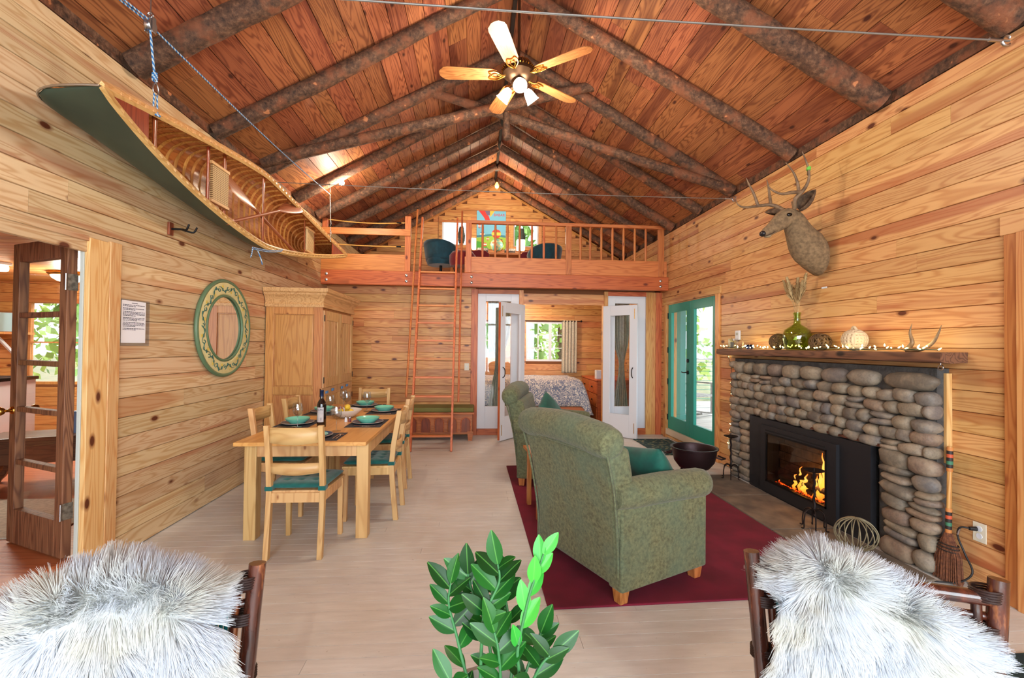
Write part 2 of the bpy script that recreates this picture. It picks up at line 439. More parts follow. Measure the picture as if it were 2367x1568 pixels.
for s_ in (-1, 1):
    mb = MB(); e = 2.7
    mb.beam((RX, YG-.03, RZ-.05), (RX+s_*e, YG-.03, RZ-.05-RS*e), .025, .075, (0, 1, 0)); struct(mb.build('trim_%d' % k, pine_x)); k += 1
lf = struct(slab('floor_loft', pine_x, [(XL, XR, 7.16, YG, 2.42, 2.58)]))
# bedroom side wall and floor
wb = struct(slab('wall_bedroom', gap_pine, [(-1.12, -1.0, YF+.12, YG, 0, 2.42)]))
board_wall(wb, pine_r, (0, 1, 0), (1, 0, 0), -.98, YF+.12, YG, 0, 2.42)
struct(slab('floor_bedroom', plain('bedroom_floor', (196, 176, 148), .4), [(-1.1, XR+.1, YF+.1, YG+.1, -.1, .0)]))
# ------------------------------------------------------------------ rear wall with the glazed opening behind the viewer
mb = MB(); gable_back(mb, [(-2.1, 2.78, .35, 3.1)], 0, 4.97, XL-.17, XR+.17, YB-.15, YB)
wk = struct(mb.build('wall_rear', pine_x))
mb = MB()
for xx in (-2.1, -.88, .34, 1.56, 2.74): mb.box(xx, xx+.06, YB-.12, YB-.04, .35, 3.1)
for zz in (.35, 2.2, 3.05): mb.box(-2.1, 2.8, YB-.12, YB-.04, zz, zz+.06)
struct(mb.build('window_1', white_m))
# ------------------------------------------------------------------ ceiling: boards, rafters, scissor ties
mb = MB()
for s_ in (-1, 1):
    e = 3.05
    a = (RX, 0, RZ+.022); b_ = (RX+s_*e, 0, RZ+.022-RS*e)
    mb.add([(a[0], YB-.3, a[2]), (a[0], YG+.25, a[2]), (b_[0], YG+.25, b_[2]), (b_[0], YB-.3, b_[2]),
            (a[0], YB-.3, a[2]+.15), (a[0], YG+.25, a[2]+.15), (b_[0], YG+.25, b_[2]+.15), (b_[0], YB-.3, b_[2]+.15)],
           [(0, 1, 2, 3), (7, 6, 5, 4), (0, 4, 5, 1), (1, 5, 6, 2), (2, 6, 7, 3), (3, 7, 4, 0)])
ce = struct(mb.build('ceiling', dark_m))
cs_, sn_ = 1/math.hypot(1, RS), RS/math.hypot(1, RS)
for s_ in (-1, 1):
    B = Vector((s_*cs_, 0, -sn_)); Nn = Vector((-s_*sn_, 0, -cs_)); d = .01
    while d < 3.14:
        w = rnd.choice((.165, .19, .19, .21)); w = min(w, 3.22-d)
        cs = cuts(YB, YG, 2.6, 5.0)
        for c0, c1 in zip(cs, cs[1:]):
            org = Vector((RX, c0+.001, RZ))+B*(d+.0015)
            board(ce, ceil_m, org, (0, 1, 0), c1-c0-.002, B, w-.003, Nn, .02, 'ceiling_board', .012)
        d += w
def log(name, parent, a, b_, r0, r1, seed, n=14, m=26, bow=.02, mat=None):
    a = Vector(a); b_ = Vector(b_); d = b_-a; L = d.length; dn = d.normalized()
    x = dn.cross(Vector((0, 0, 1)));  x = x.normalized() if x.length > .01 else Vector((1, 0, 0)); u = x.cross(dn)
    rs = []
    for i in range(m+1):
        t = i/m; c = a+d*t+u*(bow*ns((t*2.2, seed, 0), 1.3, seed))+x*(bow*ns((t*2.2, seed, 5), 1.3, seed+3))
        r = r0+(r1-r0)*t; ring = []
        for j in range(n):
            th = 2*PI*j/n
            rr = r*(1+.10*ns((math.cos(th)*.9, math.sin(th)*.9, t*L*5), 1, seed)+.05*ns((math.cos(th)*2, math.sin(th)*2, t*L*14), 1, seed+9))
            ring.append(c+x*(rr*math.cos(th))+u*(rr*math.sin(th)))
        rs.append(ring)
    mb = MB(); mb.rings(rs); return mb.build(name, mat or bark_m, parent, smooth=60)
RY = [1.42, 2.36, 3.25, 4.22, 5.20, 6.05, 6.90, 7.72, 8.52, 9.28]
for i, yy in enumerate(RY):
    for s_ in (-1, 1):
        r0 = .085 if i < 3 else .068; off = .055
        x1 = XL+.02 if s_ < 0 else XR-.02
        z1 = roofz(x1)-off; jy = rnd.uniform(-.04, .04)
        log('rafter', ce, (x1-.0, yy+jy, z1), (RX-s_*-.03, yy-jy*.5, RZ-off-.04), r0*1.08, r0*.88, i*2+s_)
struct(slab('trim_%d' % k, dark_m, [(RX-.02, RX+.02, YB, YG, RZ-.06, RZ)])); k += 1
ty = 5.08
log('tie_log', ce, (-2.34, ty, 3.40), (1.36, ty, 4.45), .066, .055, 51)
log('tie_log', ce, (3.02, ty+.13, 3.33), (-.68, ty+.13, 4.38), .06, .048, 57)
log('king_peg', ce, (.30, ty+.06, 4.13), (.31, ty+.06, 3.80), .035, .04, 63, n=12, m=8, bow=0)

# ================================================================== loft edge: beam, guards, ladder
bm_ = tag(MB().box(XL, XR, 7.10, 7.20, 2.36, 2.58).build('loft_beam', fir_x, bevel=.006), 'long reddish fir beam with bolts carrying the loft edge', 'beam')
for bx in (-2.30, -1.10, -.10, 2.93):
    for bz in (2.425, 2.515):
        MB().lathe([(0, 0), (.022, 0), (.022, .006), (.012, .012), (0, .012)], 12, Matrix.Translation((bx, 7.10, bz)) @ Matrix.Rotation(PI/2, 4, 'X')).build('bolt', steel_m, bm_, smooth=40)
g = thing('loft_guard', 'short fir loft guard with two ropes above the canoe stern', 'railing', (0, 7.12, 2.58))
MB().box(XL, -1.04, -.02, .02, 0, .25).build('panel', fir_xl, g, bevel=.004)
MB().add([], []).box(-1.13, -1.04, -.025, .025, .0, .85).build('post', fir_z, g, bevel=.004)
MB().box(-2.37, -2.29, -.025, .025, .25, .78).build('post', fir_z, g, bevel=.004)
MB().box(-2.37, -1.04, -.055, -.025, .54, .64).build('rail', fir_xl, g, bevel=.004)
rope_tan = plain('tan_rope', (214, 162, 84), .8, bump=.5, bscale=120)
for zz, sag in ((.77, .03), (.40, .012)):
    rp = MB().tube([(-2.29+1.16*i/12, 0, zz-sag*math.sin(PI*i/12)-.02*i/12) for i in range(13)], .009, 8).build('rope', rope_tan, g, smooth=60)
    MB().tube([(-1.26, 0, zz-.022), (-1.19, 0, zz-.022)], .013, 8).build('rope_clamp', black_m, rp, smooth=50)
    MB().tube(arc((-1.16, 0, zz-.02), .016, 0, 2*PI, 10), .004, 6).build('eye_bolt', steel_m, rp, smooth=60)
g = thing('loft_railing', 'long fir loft railing with round balusters over the bedroom doors', 'railing', (0, 7.12, 2.58))
MB().box(-.21, 3.03, -.02, .02, 0, .25).build('panel', fir_xl, g, bevel=.004)
for px_ in (1012, 1605, 2172):
    x = -.15+(px_-1012)*3.08/1158
    MB().box(x-.045, x+.045, -.03, .03, .0, .80).build('post', fir_z, g, bevel=.004)
MB().box(-.19, 3.0, -.035, .035, .77, .82).build('top_rail', fir_xl, g, bevel=.006)
bal = None
for px_ in (1093, 1168, 1240, 1312, 1385, 1457, 1530, 1678, 1737, 1805, 1873, 1941, 2010, 2078):
    x = -.15+(px_-1012)*3.08/1158
    if bal is None:
        bal = MB().lathe([(.014, .24), (.018, .3), (.018, .72), (.013, .78)], 10).build('baluster', fir_z, g, smooth=50); c = bal
    else:
        c = bal.copy(); COL.objects.link(c); c.parent = g
    c.location.x = x
def ly(z): return 6.25+.30*z
g = thing('loft_ladder', 'wooden loft ladder with round hand poles leaning on the beam', 'ladder', (-.61, 6.25, 0))
lx = .275
for s_ in (-1, 1):
    MB().beam((s_*lx, .0, 0), (s_*lx, ly(3.46)-6.25, 3.46), .028, .085, (0, 1, 0)).build('stile', fir_z, g, bevel=.004)
rg = None
for i in range(10):
    z = .2+.262*i; yy = ly(z)-6.25
    rg = MB().box(-lx, lx, yy-.038, yy+.038, z-.012, z+.012).build('rung', fir_xl, g, bevel=.003)
for s_, z0, z1 in ((-1, .72, 3.58), (1, .66, 3.58)):
    xx = s_*(lx+.085)
    p = MB().tube([(xx, ly(z0)-6.33, z0), (xx*.97, ly(z1)-6.33, z1)], .015, 10).build('hand_pole', fir_z, g, smooth=50)
    for z in (1.0, 2.3, 3.1):
        MB().tube([(xx, ly(z)-6.33, z), (s_*lx, ly(z)-6.25, z)], .005, 6).build('pole_bracket', steel_m, p, smooth=50)

# ================================================================== doors and windows
def leaf(root, w, h, t, st, top, bot, mat, pane=True, lites=0, edge=None):
    """framed glass leaf in local x 0..w, z 0..h, thickness +-t/2 in y"""
    for a, b_ in ((0, st), (w-st, w)): MB().box(a, b_, -t/2, t/2, 0, h).build('stile', mat, root, bevel=.003)
    MB().box(st, w-st, -t/2, t/2, h-top, h).build('top_rail', mat, root, bevel=.003)
    MB().box(st, w-st, -t/2, t/2, 0, bot).build('bottom_rail', mat, root, bevel=.003)
    if not isinstance(lites, (list, tuple)): lites = []
    zs = [bot]+list(lites)+[h-top]
    for z in lites: MB().box(st, w-st, -t*.45, t*.45, z-.017, z+.017).build('muntin', mat, root, bevel=.006)
    for a, b_ in zip(zs, zs[1:]): MB().box(st-.005, w-st+.005, -.002, .002, a-.005, b_+.005).build('pane', glass_m, root)
def door(nm, loc, ang): 
    o = bpy.data.objects.new(nm, None); COL.objects.link(o); o.location = loc; o.rotation_euler = (0, 0, ang); return struct(o)
# white bedroom doors, swung out, and their side lights
for nm, hx_, ex in (('door_1', (.755, 7.36), (.335, 6.85)), ('door_2', (2.075, 7.36), (2.50, 6.955))):
    a = math.atan2(ex[1]-hx_[1], ex[0]-hx_[0]); w = math.hypot(ex[1]-hx_[1], ex[0]-hx_[0])
    d = door(nm, (hx_[0], hx_[1], .012), a); leaf(d, w, 2.10, .04, .125, .16, .36, white_m)
    s_ = 1 if nm == 'door_1' else -1
    MB().box(w-.0015, w+.002, -.019, .019, .01, 2.09).build('edge_strip', fir_z if nm == 'door_1' else white_m, d)
    for q in (-1, 1):
        MB().tube(smoothpts([(w-.065, q*.02, .95), (w-.065, q*.055, .98), (w-.065, q*.062, 1.03), (w-.065, q*.055, 1.08), (w-.065, q*.02, 1.11)]), .007, 8).build('handle', black_m, d, smooth=60)
        for z0, z1 in ((.08, .24), (1.88, 2.04)):
            MB().tube([(w-.04, q*.024, z0), (w-.04, q*.024, z1)], .0045, 6).build('flush_bolt', brass_m, d, smooth=60)
for i, (x0, x1) in enumerate(((.005, .675), (2.15, 2.80))):
    d = door('window_%d' % (i+2), (x0, YF+.03, .10), 0); leaf(d, x1-x0, 2.19, .05, .13, .12, .36, white_m)
# teal double door in the right wall
dx = XR+.035
for nm, y0 in (('door_3', 6.38), ('door_4', 5.63)):
    d = door(nm, (dx, y0, .155), PI/2); leaf(d, .745, 1.975, .045, .115, .13, .20, teal_m)
    if nm == 'door_3':
        for z in (.93, 1.10):
            MB().lathe([(0, 0), (.028, 0), (.026, .015), (0, .018)], 14, Matrix.Translation((.05, .023, z)) @ Matrix.Rotation(-PI/2, 4, 'X')).build('rose', black_m, d, smooth=50)
        MB().tube(smoothpts([(.05, .03, .93), (.05, .065, .93), (.10, .07, .925), (.165, .066, .93)]), .008, 8).build('lever', black_m, d, smooth=60)
    else: pass
    hx0 = .745 if nm == 'door_3' else 0
    for z in (.18, .75, 1.25, 1.8): MB().tube([(hx0, .028, z-.045), (hx0, .028, z+.045)], .008, 8).build('hinge', black_m, d, smooth=50)
for b_ in ((XR-.022, XR+.16, 5.53, 5.62, .0, 2.14), (XR-.022, XR+.16, 7.135, 7.23, 0, 2.14)): trimbox('trim_%d' % k, pine_z, *b_); k += 1
trimbox('trim_%d' % k, pine_r, XR-.026, XR+.16, 5.50, 7.26, 2.14, 2.235); k += 1
trimbox('trim_%d' % k, plain('sill_board', (214, 196, 170), .5), XR-.02, XR+.3, 5.62, 7.14, .06, .15); k += 1
# casing of the next opening along the right wall
trimbox('trim_%d' % k, wood('casing_red', 2, (205, 128, 72), (176, 94, 48), PINE_K), XR-.024, XR, 2.335, 2.407, 0, 2.12); k += 1
trimbox('trim_%d' % k, pine_r, XR-.026, XR, 1.2, 2.425, 2.12, 2.23); k += 1
trimbox('trim_%d' % k, pine_z, XR-.04, XR, 2.21, 2.335, 0, 2.12); k += 1
# kitchen doorway casing + jamb
trimbox('trim_%d' % k, pine_zp, XL-.0, XL+.022, 3.118, 3.21, 0, 2.095); k += 1
trimbox('trim_%d' % k, pine_zp, XL-.012, XL+.018, 2.965, 3.116, 0, 2.085); k += 1
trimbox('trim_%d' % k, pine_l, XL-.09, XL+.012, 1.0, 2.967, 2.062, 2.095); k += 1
trimbox('trim_%d' % k, plain('pale_stop', (200, 205, 196), .5), XL-.035, XL-.012, 2.96, 3.0, 0, 2.085); k += 1
old_br = wood('aged_brown', 2, (150, 102, 70), (96, 56, 38), None, coord='obj', grain=30, rough=.55)
hx_, ex = (-2.485, 2.99), (-3.06, 3.275)
a = math.atan2(ex[1]-hx_[1], ex[0]-hx_[0]); w = math.hypot(ex[1]-hx_[1], ex[0]-hx_[0])
d = door('door_5', (hx_[0], hx_[1], .13), a); leaf(d, w, 1.955, .05, .08, .12, .22, old_br, lites=(.525, .87, 1.175, 1.485))
for q in (-1, 1):
    MB().lathe([(0, .0), (.026, 0), (.024, .008), (.01, .012), (.009, .035), (.02, .042), (.029, .058), (.024, .074), (0, .08)], 16,
               Matrix.Translation((w-.04, q*.025, .86)) @ Matrix.Rotation(-q*PI/2, 4, 'X')).build('knob', brass_m, d, smooth=60)
for z in (.28, 1.68):
    h_ = MB().box(-.004, .0, -.028, .028, z-.05, z+.05).build('hinge', plain('worn_hinge', (176, 170, 156), .45, .8, .3, 40), d)
    MB().tube([(-.008, .034, z-.05), (-.008, .034, z+.05)], .007, 8).build('hinge_pin', steel_m, h_, smooth=50)
# windows
def window(nm, x0, x1, y, z0, z1, cols, rows, frame, t=.05, fr=.04):
    o = bpy.data.objects.new(nm, None); COL.objects.link(o); struct(o); o.location = (x0, y, z0); w = x1-x0; h = z1-z0
    for b_ in ((0, w, 0, fr), (0, w, h-fr, h)): MB().box(b_[0], b_[1], -t/2, t/2, b_[2], b_[3]).build('window_rail', frame, o)
    for b_ in ((0, fr), (w-fr, w)): MB().box(b_[0], b_[1], -t/2, t/2, fr, h-fr).build('window_stile', frame, o)
    for i in range(1, cols): xx = w*i/cols; MB().box(xx-.012, xx+.012, -.015, .015, fr, h-fr).build('muntin', frame, o)
    for j in range(1, rows): zz = h*j/rows; MB().box(fr, w-fr, -.015, .015, zz-.010, zz+.010).build('muntin', frame, o)
    MB().box(fr, w-fr, -.002, .002, fr, h-fr).build('pane', glass_m, o); return o
window('window_4', bw[1][0], bw[1][1], YG+.06, bw[1][2], bw[1][3], 4, 3, white_m)
MB().box(.50, .56, -.03, .02, .04, .81).build('meeting_stile', white_m, bpy.data.objects['window_4'])
window('window_5', bw[0][0], bw[0][1], YG+.06, bw[0][2], bw[0][3], 2, 2, white_m)
for i, (a, b_) in enumerate(wx):
    window('window_%d' % (6+i), a, b_, YG+.06, wz[0], wz[1], 1, 1, white_m, fr=.03)
    for q in ((a-.07, a, wz[0]-.07, wz[1]+.07), (b_, b_+.07, wz[0]-.07, wz[1]+.07), (a, b_, wz[1], wz[1]+.07), (a, b_, wz[0]-.07, wz[0])):
        trimbox('trim_%d' % k, pine_x, q[0], q[1], YG-.02, YG+.03, q[2], q[3]); k += 1

# ================================================================== kitchen beyond the left door
KY, KX, KZ, KF = 6.9, -6.9, 2.28, .12
kfloor = wood('kitchen_floor', 0, (206, 124, 76), (172, 88, 50), None, grain=18, rough=.35)
struct(slab('floor_kitchen', kfloor, [(KX, XL-.088, .4, KY, -.1, KF)]))
kf = struct(slab('wall_kitchen_far', gap_pine, [(KX, -6.34, KY+.02, KY+.12, 0, KZ), (-5.5, XL-.1, KY+.02, KY+.12, 0, KZ), (-6.34, -5.5, KY+.02, KY+.12, 0, .83), (-6.34, -5.5, KY+.02, KY+.12, 2.02, KZ)]))
board_wall(kf, pine_x, (1, 0, 0), (0, -1, 0), KY, KX, XL-.085, 0, KZ, [(-6.34, -5.5, .83, 2.02)], lo=1.5, hi=3)
kl = struct(slab('wall_kitchen_left', gap_pine, [(KX-.12, KX-.02, .3, KY, 0, KZ)]))
board_wall(kl, pine_r, (0, 1, 0), (1, 0, 0), KX, .4, KY, 0, KZ)
struct(slab('wall_kitchen_rear', pine_x, [(KX, XL-.085, .3, .4, 0, KZ)]))
kc = struct(slab('ceiling_kitchen', gap_pine, [(KX-.1, XL-.085, .3, KY+.1, KZ+.02, KZ+.12)]))
y = .4
while y < KY:
    board(kc, pine_x, (KX, y, KZ), (1, 0, 0), XL-.085-KX, (0, 1, 0), .128, (0, 0, -1), .02, 'ceiling_board'); y += .13
window('window_8', -6.34, -5.5, KY+.06, .83, 2.02, 2, 2, pine_z)
glow_w = plain('lit_glass', (255, 244, 220), .4, emit=(255, 240, 205), es=3.5)
def dome(loc, label, r=.19):
    t = thing('ceiling_lamp', label, 'lamp', loc)
    MB().lathe([(0, 0), (r, 0), (r*1.02, -.02), (r*.9, -.045), (r*.86, -.045)], 24).build('lamp_rim', brass_m, t, smooth=50)
    MB().lathe([(r*.86, -.04), (r*.78, -.075), (r*.5, -.11), (0, -.125)], 24).build('lamp_shade', glow_w, t, smooth=80)
    return t
dome((-4.95, 5.9, KZ), 'round flush ceiling lamp with brass rim in the kitchen')
lamp('kitchen_lamp', 'POINT', (-4.95, 5.9, KZ-.22), 45, (1, .86, .66), .1)
t = thing('tube_light', 'bright white box tube light on the kitchen ceiling', 'lamp', (-5.25, 5.2, KZ))
MB().box(-.5, .25, -.09, .09, -.03, 0).build('housing', white_m, t, bevel=.004)
MB().box(-.49, .24, -.075, .075, -.10, -.03).build('diffuser', glow_w, t, bevel=.02)
lamp('kitchen_tube', 'AREA', (-5.3, 5.2, KZ-.12), 40, (1, .95, .85), .7, None, .15)
t = thing('kitchen_shelf_unit', 'white open shelf unit with dark worktop in the kitchen', 'shelf', (-5.75, 5.75, KF))
MB().box(-.62, .42, -.24, .24, .86, .90).build('worktop', black_m, t, bevel=.005)
for xx in (-.60, .0, .37): MB().box(xx, xx+.03, -.22, .22, 0, .86).build('side_panel', white_m, t)
for zz in (.03, .42): MB().box(-.57, .37, -.21, .21, zz, zz+.025).build('shelf', pine_x, t)
for i in range(5):
    hh = .2+.04*rnd.random(); xx = -5.68+.05*i
    tag(MB().box(xx, xx+.045, 5.58, 5.74, .446+KF, .446+KF+hh).build('cook_book', plain('book_cover', [(150, 30, 30), (190, 90, 40), (60, 50, 70), (190, 160, 110), (50, 90, 60)][i], .6)), ['dark red', 'orange', 'dark violet', 'tan', 'green'][i]+' cook book upright on the white kitchen shelf', 'book', 'cook books on the kitchen shelf')
t = thing('kettle', 'dark round kettle with a hooped handle on the kitchen worktop', 'kettle', (-5.66, 5.7, .90+KF))
MB().lathe([(0, 0), (.09, 0), (.10, .05), (.085, .11), (.04, .14), (0, .145)], 20).build('body', black_m, t, smooth=60)
MB().tube(arc((0, 0, .11), .085, .2, PI-.2, 10), .008, 8).build('handle', black_m, t, smooth=60)
MB().tube([(.08, 0, .06), (.14, 0, .12)], [.016, .01], 8).build('spout', black_m, t, smooth=60)
t = thing('microwave', 'small black microwave on a wall shelf in the kitchen', 'microwave', (-6.55, 6.65, 1.56))
MB().box(-.3, .22, -.2, .2, 0, .27).build('case', steel_m, t, bevel=.01); MB().box(-.29, .1, -.206, -.199, .03, .25).build('door_glass', black_m, t)
t = thing('bracket_shelf', 'pale wooden wall shelf carrying the microwave', 'shelf', (-6.5, 6.72, 1.53))
MB().box(-.4, .3, -.25, .17, 0, .03).build('shelf_board', pine_x, t); MB().beam((.1, .15, 0), (.1, .15, -.4), .05, .03).build('bracket', white_m, t); MB().beam((.1, .13, -.3), (.1, -.15, -.01), .03, .03).build('brace', white_m, t)
dk_wood = wood('dark_chest', 0, (112, 74, 50), (70, 42, 28), None, coord='obj', rough=.4)
t = thing('low_wooden_bench', 'low dark wooden bench with curved legs seen through the glazed door', 'bench', (-4.0, 4.62, KF), .35)
MB().box(-.42, .5, -.22, .22, .42, .46).build('seat_board', dk_wood, t, bevel=.006)
MB().box(-.38, .46, -.19, .19, .22, .42).build('apron', dk_wood, t, bevel=.004)
for xx in (-.38, .4):
    for yy in (-.19, .13):
        s_ = -1 if xx < 0 else 1
        MB().tube(smoothpts([(xx+.03, yy+.03, .25), (xx+.03+s_*.02, yy+.03, .14), (xx+.03+s_*.09, yy+.03, 0.0)]), [.045]*7+[.04]*3+[.032]*3, 6).build('leg', dk_wood, t, smooth=40)
tag(MB().lathe([(0, 0), (.07, 0), (.065, .12), (.045, .2), (0, .21)], 16, Matrix.Translation((-3.8, 4.68, .46+KF))).build('blue_jug', plain('pale_blue', (130, 160, 200), .4), smooth=60), 'pale blue jug standing on the low kitchen bench', 'jug')
tag(MB().box(-4.4, -2.9, 3.3, 4.1, KF, KF+.012).build('kitchen_rug', plain('cream_rug', (206, 196, 174), .9, var=.12, scale=30), bevel=.004), 'cream flat rug on the red kitchen floor', 'rug')

# ================================================================== bedroom
def bedcloth():
    m, nt, b = newmat('paisley_duvet'); n = N(nt)
    v = n('ShaderNodeNewGeometry').outputs['Position']
    w1 = n.noise(v, 9, 2, .5, 1.6)
    s1 = n.math('SINE', n.math('MULTIPLY', w1, 46.0))
    c = n.ramp(s1, [(.05, lin((118, 126, 150))), (.45, lin((216, 208, 196))), (1, lin((228, 222, 214)))])
    n.link(c, b.inputs['Base Color']); b.inputs['Roughness'].default_value = .85; return m
duv = bedcloth()
t = thing('bed', 'double bed with blue and cream paisley cover in the bedroom', 'bed', (.62, 8.78, 0))
MB().box(-1.42, 1.35, -.70, .70, .18, .36).build('bed_frame', fir_x, t, bevel=.01)
MB().box(-1.40, 1.36, -.70, .70, .36, .62).build('mattress', plain('mattress', (225, 220, 210), .9), t, bevel=.05, seg=4)
mb = MB()
def cov(u, v):
    x = -.55+2.03*u; yv = -.83+1.66*v
    e = max(0, (x-1.25)/.23); z = .84-.05*e*e*2
    z += .02*ns((x*2, yv*2, 0), 1.5)
    ed = max(0, abs(yv)-.60)/.23; z -= .46*min(1, ed)**1.6
    ex_ = max(0, x-1.24)/.24; z -= .5*min(1, ex_)**1.7
    z = max(z, .22); return (x, math.copysign(min(abs(yv), .70+.045*min(1, ed)+.03*ns((x*4, z*3, yv), 1)), yv), z)
mb.grid(cov, 44, 40); mb.build('duvet', duv, t, smooth=180, solid=.012)
MB().box(-1.47, -1.41, -.75, .75, .18, 1.1).build('headboard', fir_x, t, bevel=.015)
for xx in (-1.4, 1.28):
    for yy in (-.66, .6): MB().box(xx, xx+.06, yy, yy+.06, 0, .2).build('leg', fir_z, t)
def pillow(name, w, h, t_, mat, label, cat, loc, rot, group=None, seed=1):
    def fn(sgn):
        def f(u, v):
            a = 2*u-1; c = 2*v-1
            bulge = (max(0, 1-abs(a)**2.6)*max(0, 1-abs(c)**2.6))**.55
            sq = 1-.07*(1-abs(a)**2)*abs(c)**4; sr = 1-.07*(1-abs(c)**2)*abs(a)**4
            return (a*w/2*sr, c*h/2*sq, sgn*(t_/2*bulge*(1+.12*ns((a*1.6, c*1.6, seed), 1))))
        return f
    mb = MB(); mb.grid(fn(1), 18, 18); mb.grid(fn(-1), 18, 18)
    o = mb.build(name, mat, None, smooth=180); o.location = loc; o.rotation_euler = rot
    return tag(o, label, cat, group)
pillow('bed_pillow', .62, .42, .2, duv, 'paisley bed pillow leaning on another pillow', 'pillow', (-.10, 8.50, .96), (math.radians(62), 0, math.radians(75)), seed=2)
pillow('bed_pillow', .62, .42, .2, plain('grey_linen', (190, 192, 198), .9), 'plain pale grey bed pillow against the headboard', 'pillow', (-.36, 8.60, 1.0), (math.radians(66), 0, math.radians(82)), seed=3)
pillow('bed_pillow', .6, .42, .2, plain('blue_linen', (70, 110, 150), .9, col2=(200, 205, 215), scale=26), 'blue patterned bed pillow on the far side', 'pillow', (-.15, 9.05, .96), (math.radians(66), 0, math.radians(95)), seed=4)
t = thing('nightstand', 'wooden nightstand beside the bed head under the lamp', 'nightstand', (-.55, 7.80, 0))
MB().box(-.2, .2, -.18, .18, .0, .62).build('body', fir_x, t, bevel=.004); MB().box(-.22, .22, -.2, .2, .62, .65).build('top', fir_x, t, bevel=.004)
t = thing('bedside_lamp', 'small bedside lamp with a glowing yellow shade', 'lamp', (-.35, 7.84, .65))
MB().lathe([(0, 0), (.07, 0), (.07, .015), (.02, .03), (.03, .12), (.012, .2), (.01, .3), (0, .3)], 16).build('base', brass_m, t, smooth=50)
MB().lathe([(.14, .27), (.085, .50)], 20).build('lamp_shade', plain('yellow_shade', (240, 226, 150), .7, emit=(250, 228, 140), es=1.1), t, smooth=60)
t = thing('dresser', 'red brown dresser with drawers beside the bedroom window', 'dresser', (2.58, 8.95, 0))
MB().box(-.33, .4, -.60, .60, .04, .80).build('body', fir_x, t, bevel=.004); MB().box(-.36, .42, -.62, .62, .80, .83).build('top', fir_x, t, bevel=.004)
for j in range(3):
    for i in range(2):
        dr = MB().box(-.35, -.33, -.58+.585*i, -.01+.585*i, .07+.245*j, .30+.245*j).build('drawer', fir_x, t, bevel=.004)
        MB().lathe([(0, 0), (.018, .01), (.012, .025), (0, .026)], 12, Matrix.Translation((-.35, -.29+.585*i, .19+.245*j)) @ Matrix.Rotation(-PI/2, 4, 'Y')).build('knob', black_m, dr, smooth=60)
tag(MB().box(2.26, 2.40, 8.5, 8.62, .83, 1.0).build('white_box', white_m, bevel=.01), 'small white box standing on the bedroom dresser', 'box')
tag(MB().lathe([(0, 0), (.05, 0), (.055, .05), (.03, .12), (.012, .15), (.012, .19), (0, .19)], 16, Matrix.Translation((2.42, 8.42, .83))).build('blue_bottle', plain('cobalt', (40, 70, 170), .15), smooth=60), 'small cobalt blue bottle on the bedroom dresser', 'bottle')
lin_m = plain('linen_curtain', (208, 198, 178), .9, var=.12, scale=40); grn_m = plain('sage_curtain', (156, 166, 150), .9, var=.12, scale=30)
def curtain(name, x0, x1, y, z0, z1, mat, label, folds=6, tie=None, amp=.025):
    def f(u, v):
        z = z1-(z1-z0)*v; xx = x0+(x1-x0)*u
        if tie is not None:
            d_ = (z-tie[1]); k_ = math.exp(-(d_/.28)**2) if d_ > 0 else math.exp(-(d_/.55)**2)
            xx = xx*(1-.72*k_)+tie[0]*.72*k_
        return (xx, y+amp*math.sin(u*folds*2*PI+.5*ns((u*3, v*2, 1), 1)), z)
    mb = MB(); mb.grid(f, folds*8+1, 26)
    return tag(mb.build(name, mat, None, smooth=180, solid=.004), label, 'curtain')
curtain('window_curtain', 1.80, 2.13, YG-.09, .88, 2.0, lin_m, 'short cream curtain at the right of the bedroom window', 5)
t = thing('curtain_rod', 'black curtain rod with a ball end over the bedroom window', 'rod', (1.0, YG-.09, 1.985))
MB().tube([(0, 0, 0), (1.2, 0, 0)], .008, 8).build('bar', black_m, t, smooth=60); MB().ball((1.22, 0, 0), .022, 10, 8).build('finial', black_m, t, smooth=60)
for x in (.03, 1.18): MB().tube([(x, 0, 0), (x, .09, 0)], .007, 6).build('bracket', black_m, t, smooth=60)
curtain('tied_drape', 2.32, 2.62, YF+.30, 0.0, 2.2, grn_m, 'sage drape tied back behind the right bedroom side light', 6, (2.50, 1.15))
curtain('tied_drape', .18, .56, YF+.30, 0.0, 2.2, grn_m, 'sage drape tied back behind the left bedroom side light', 6, (.36, 1.2))
lamp('bedroom_light', 'POINT', (.9, 8.6, 2.15), 55, (1, .86, .68), .15)  # warm point light below the bedroom ceiling, no fixture modelled
# ================================================================== loft furniture
t = thing('loft_desk', 'long wooden loft desk under the two gable windows', 'desk', (.35, 9.28, 2.58))
MB().box(-.95, .95, -.26, .28, .68, .72).build('desktop', pine_x, t, bevel=.005)
for xx in (-.9, .85):
    for yy in (-.22, .2): MB().box(xx, xx+.05, yy, yy+.05, 0, .68).build('leg', pine_z, t)
t = thing('globe', 'pale green world globe on the loft desk', 'globe', (.37, 9.2, 3.30))
def gl():
    m, nt, b = newmat('globe_map'); n = N(nt); v = n('ShaderNodeTexCoord').outputs['Object']
    q = n.noise(v, 9, 4, .6); c = n.ramp(q, [(.50, lin((120, 175, 160))), (.54, lin((214, 190, 130))), (.64, lin((190, 90, 80)))])
    n.link(c, b.inputs['Base Color']); b.inputs['Roughness'].default_value = .25; return m
MB().lathe([(0, 0), (.08, 0), (.07, .015), (.015, .03), (.012, .05), (0, .05)], 18).build('base', black_m, t, smooth=50)
MB().ball((0, 0, .185), .13, 28, 18).build('sphere', gl(), t, smooth=180)
MB().tube(arc((0, 0, .185), .142, -PI/2, PI/2, 16), .005, 6).build('meridian', brass_m, t, smooth=60)
shade_m = plain('opal_shade', (255, 250, 225), .5, emit=(255, 244, 205), es=3.0)
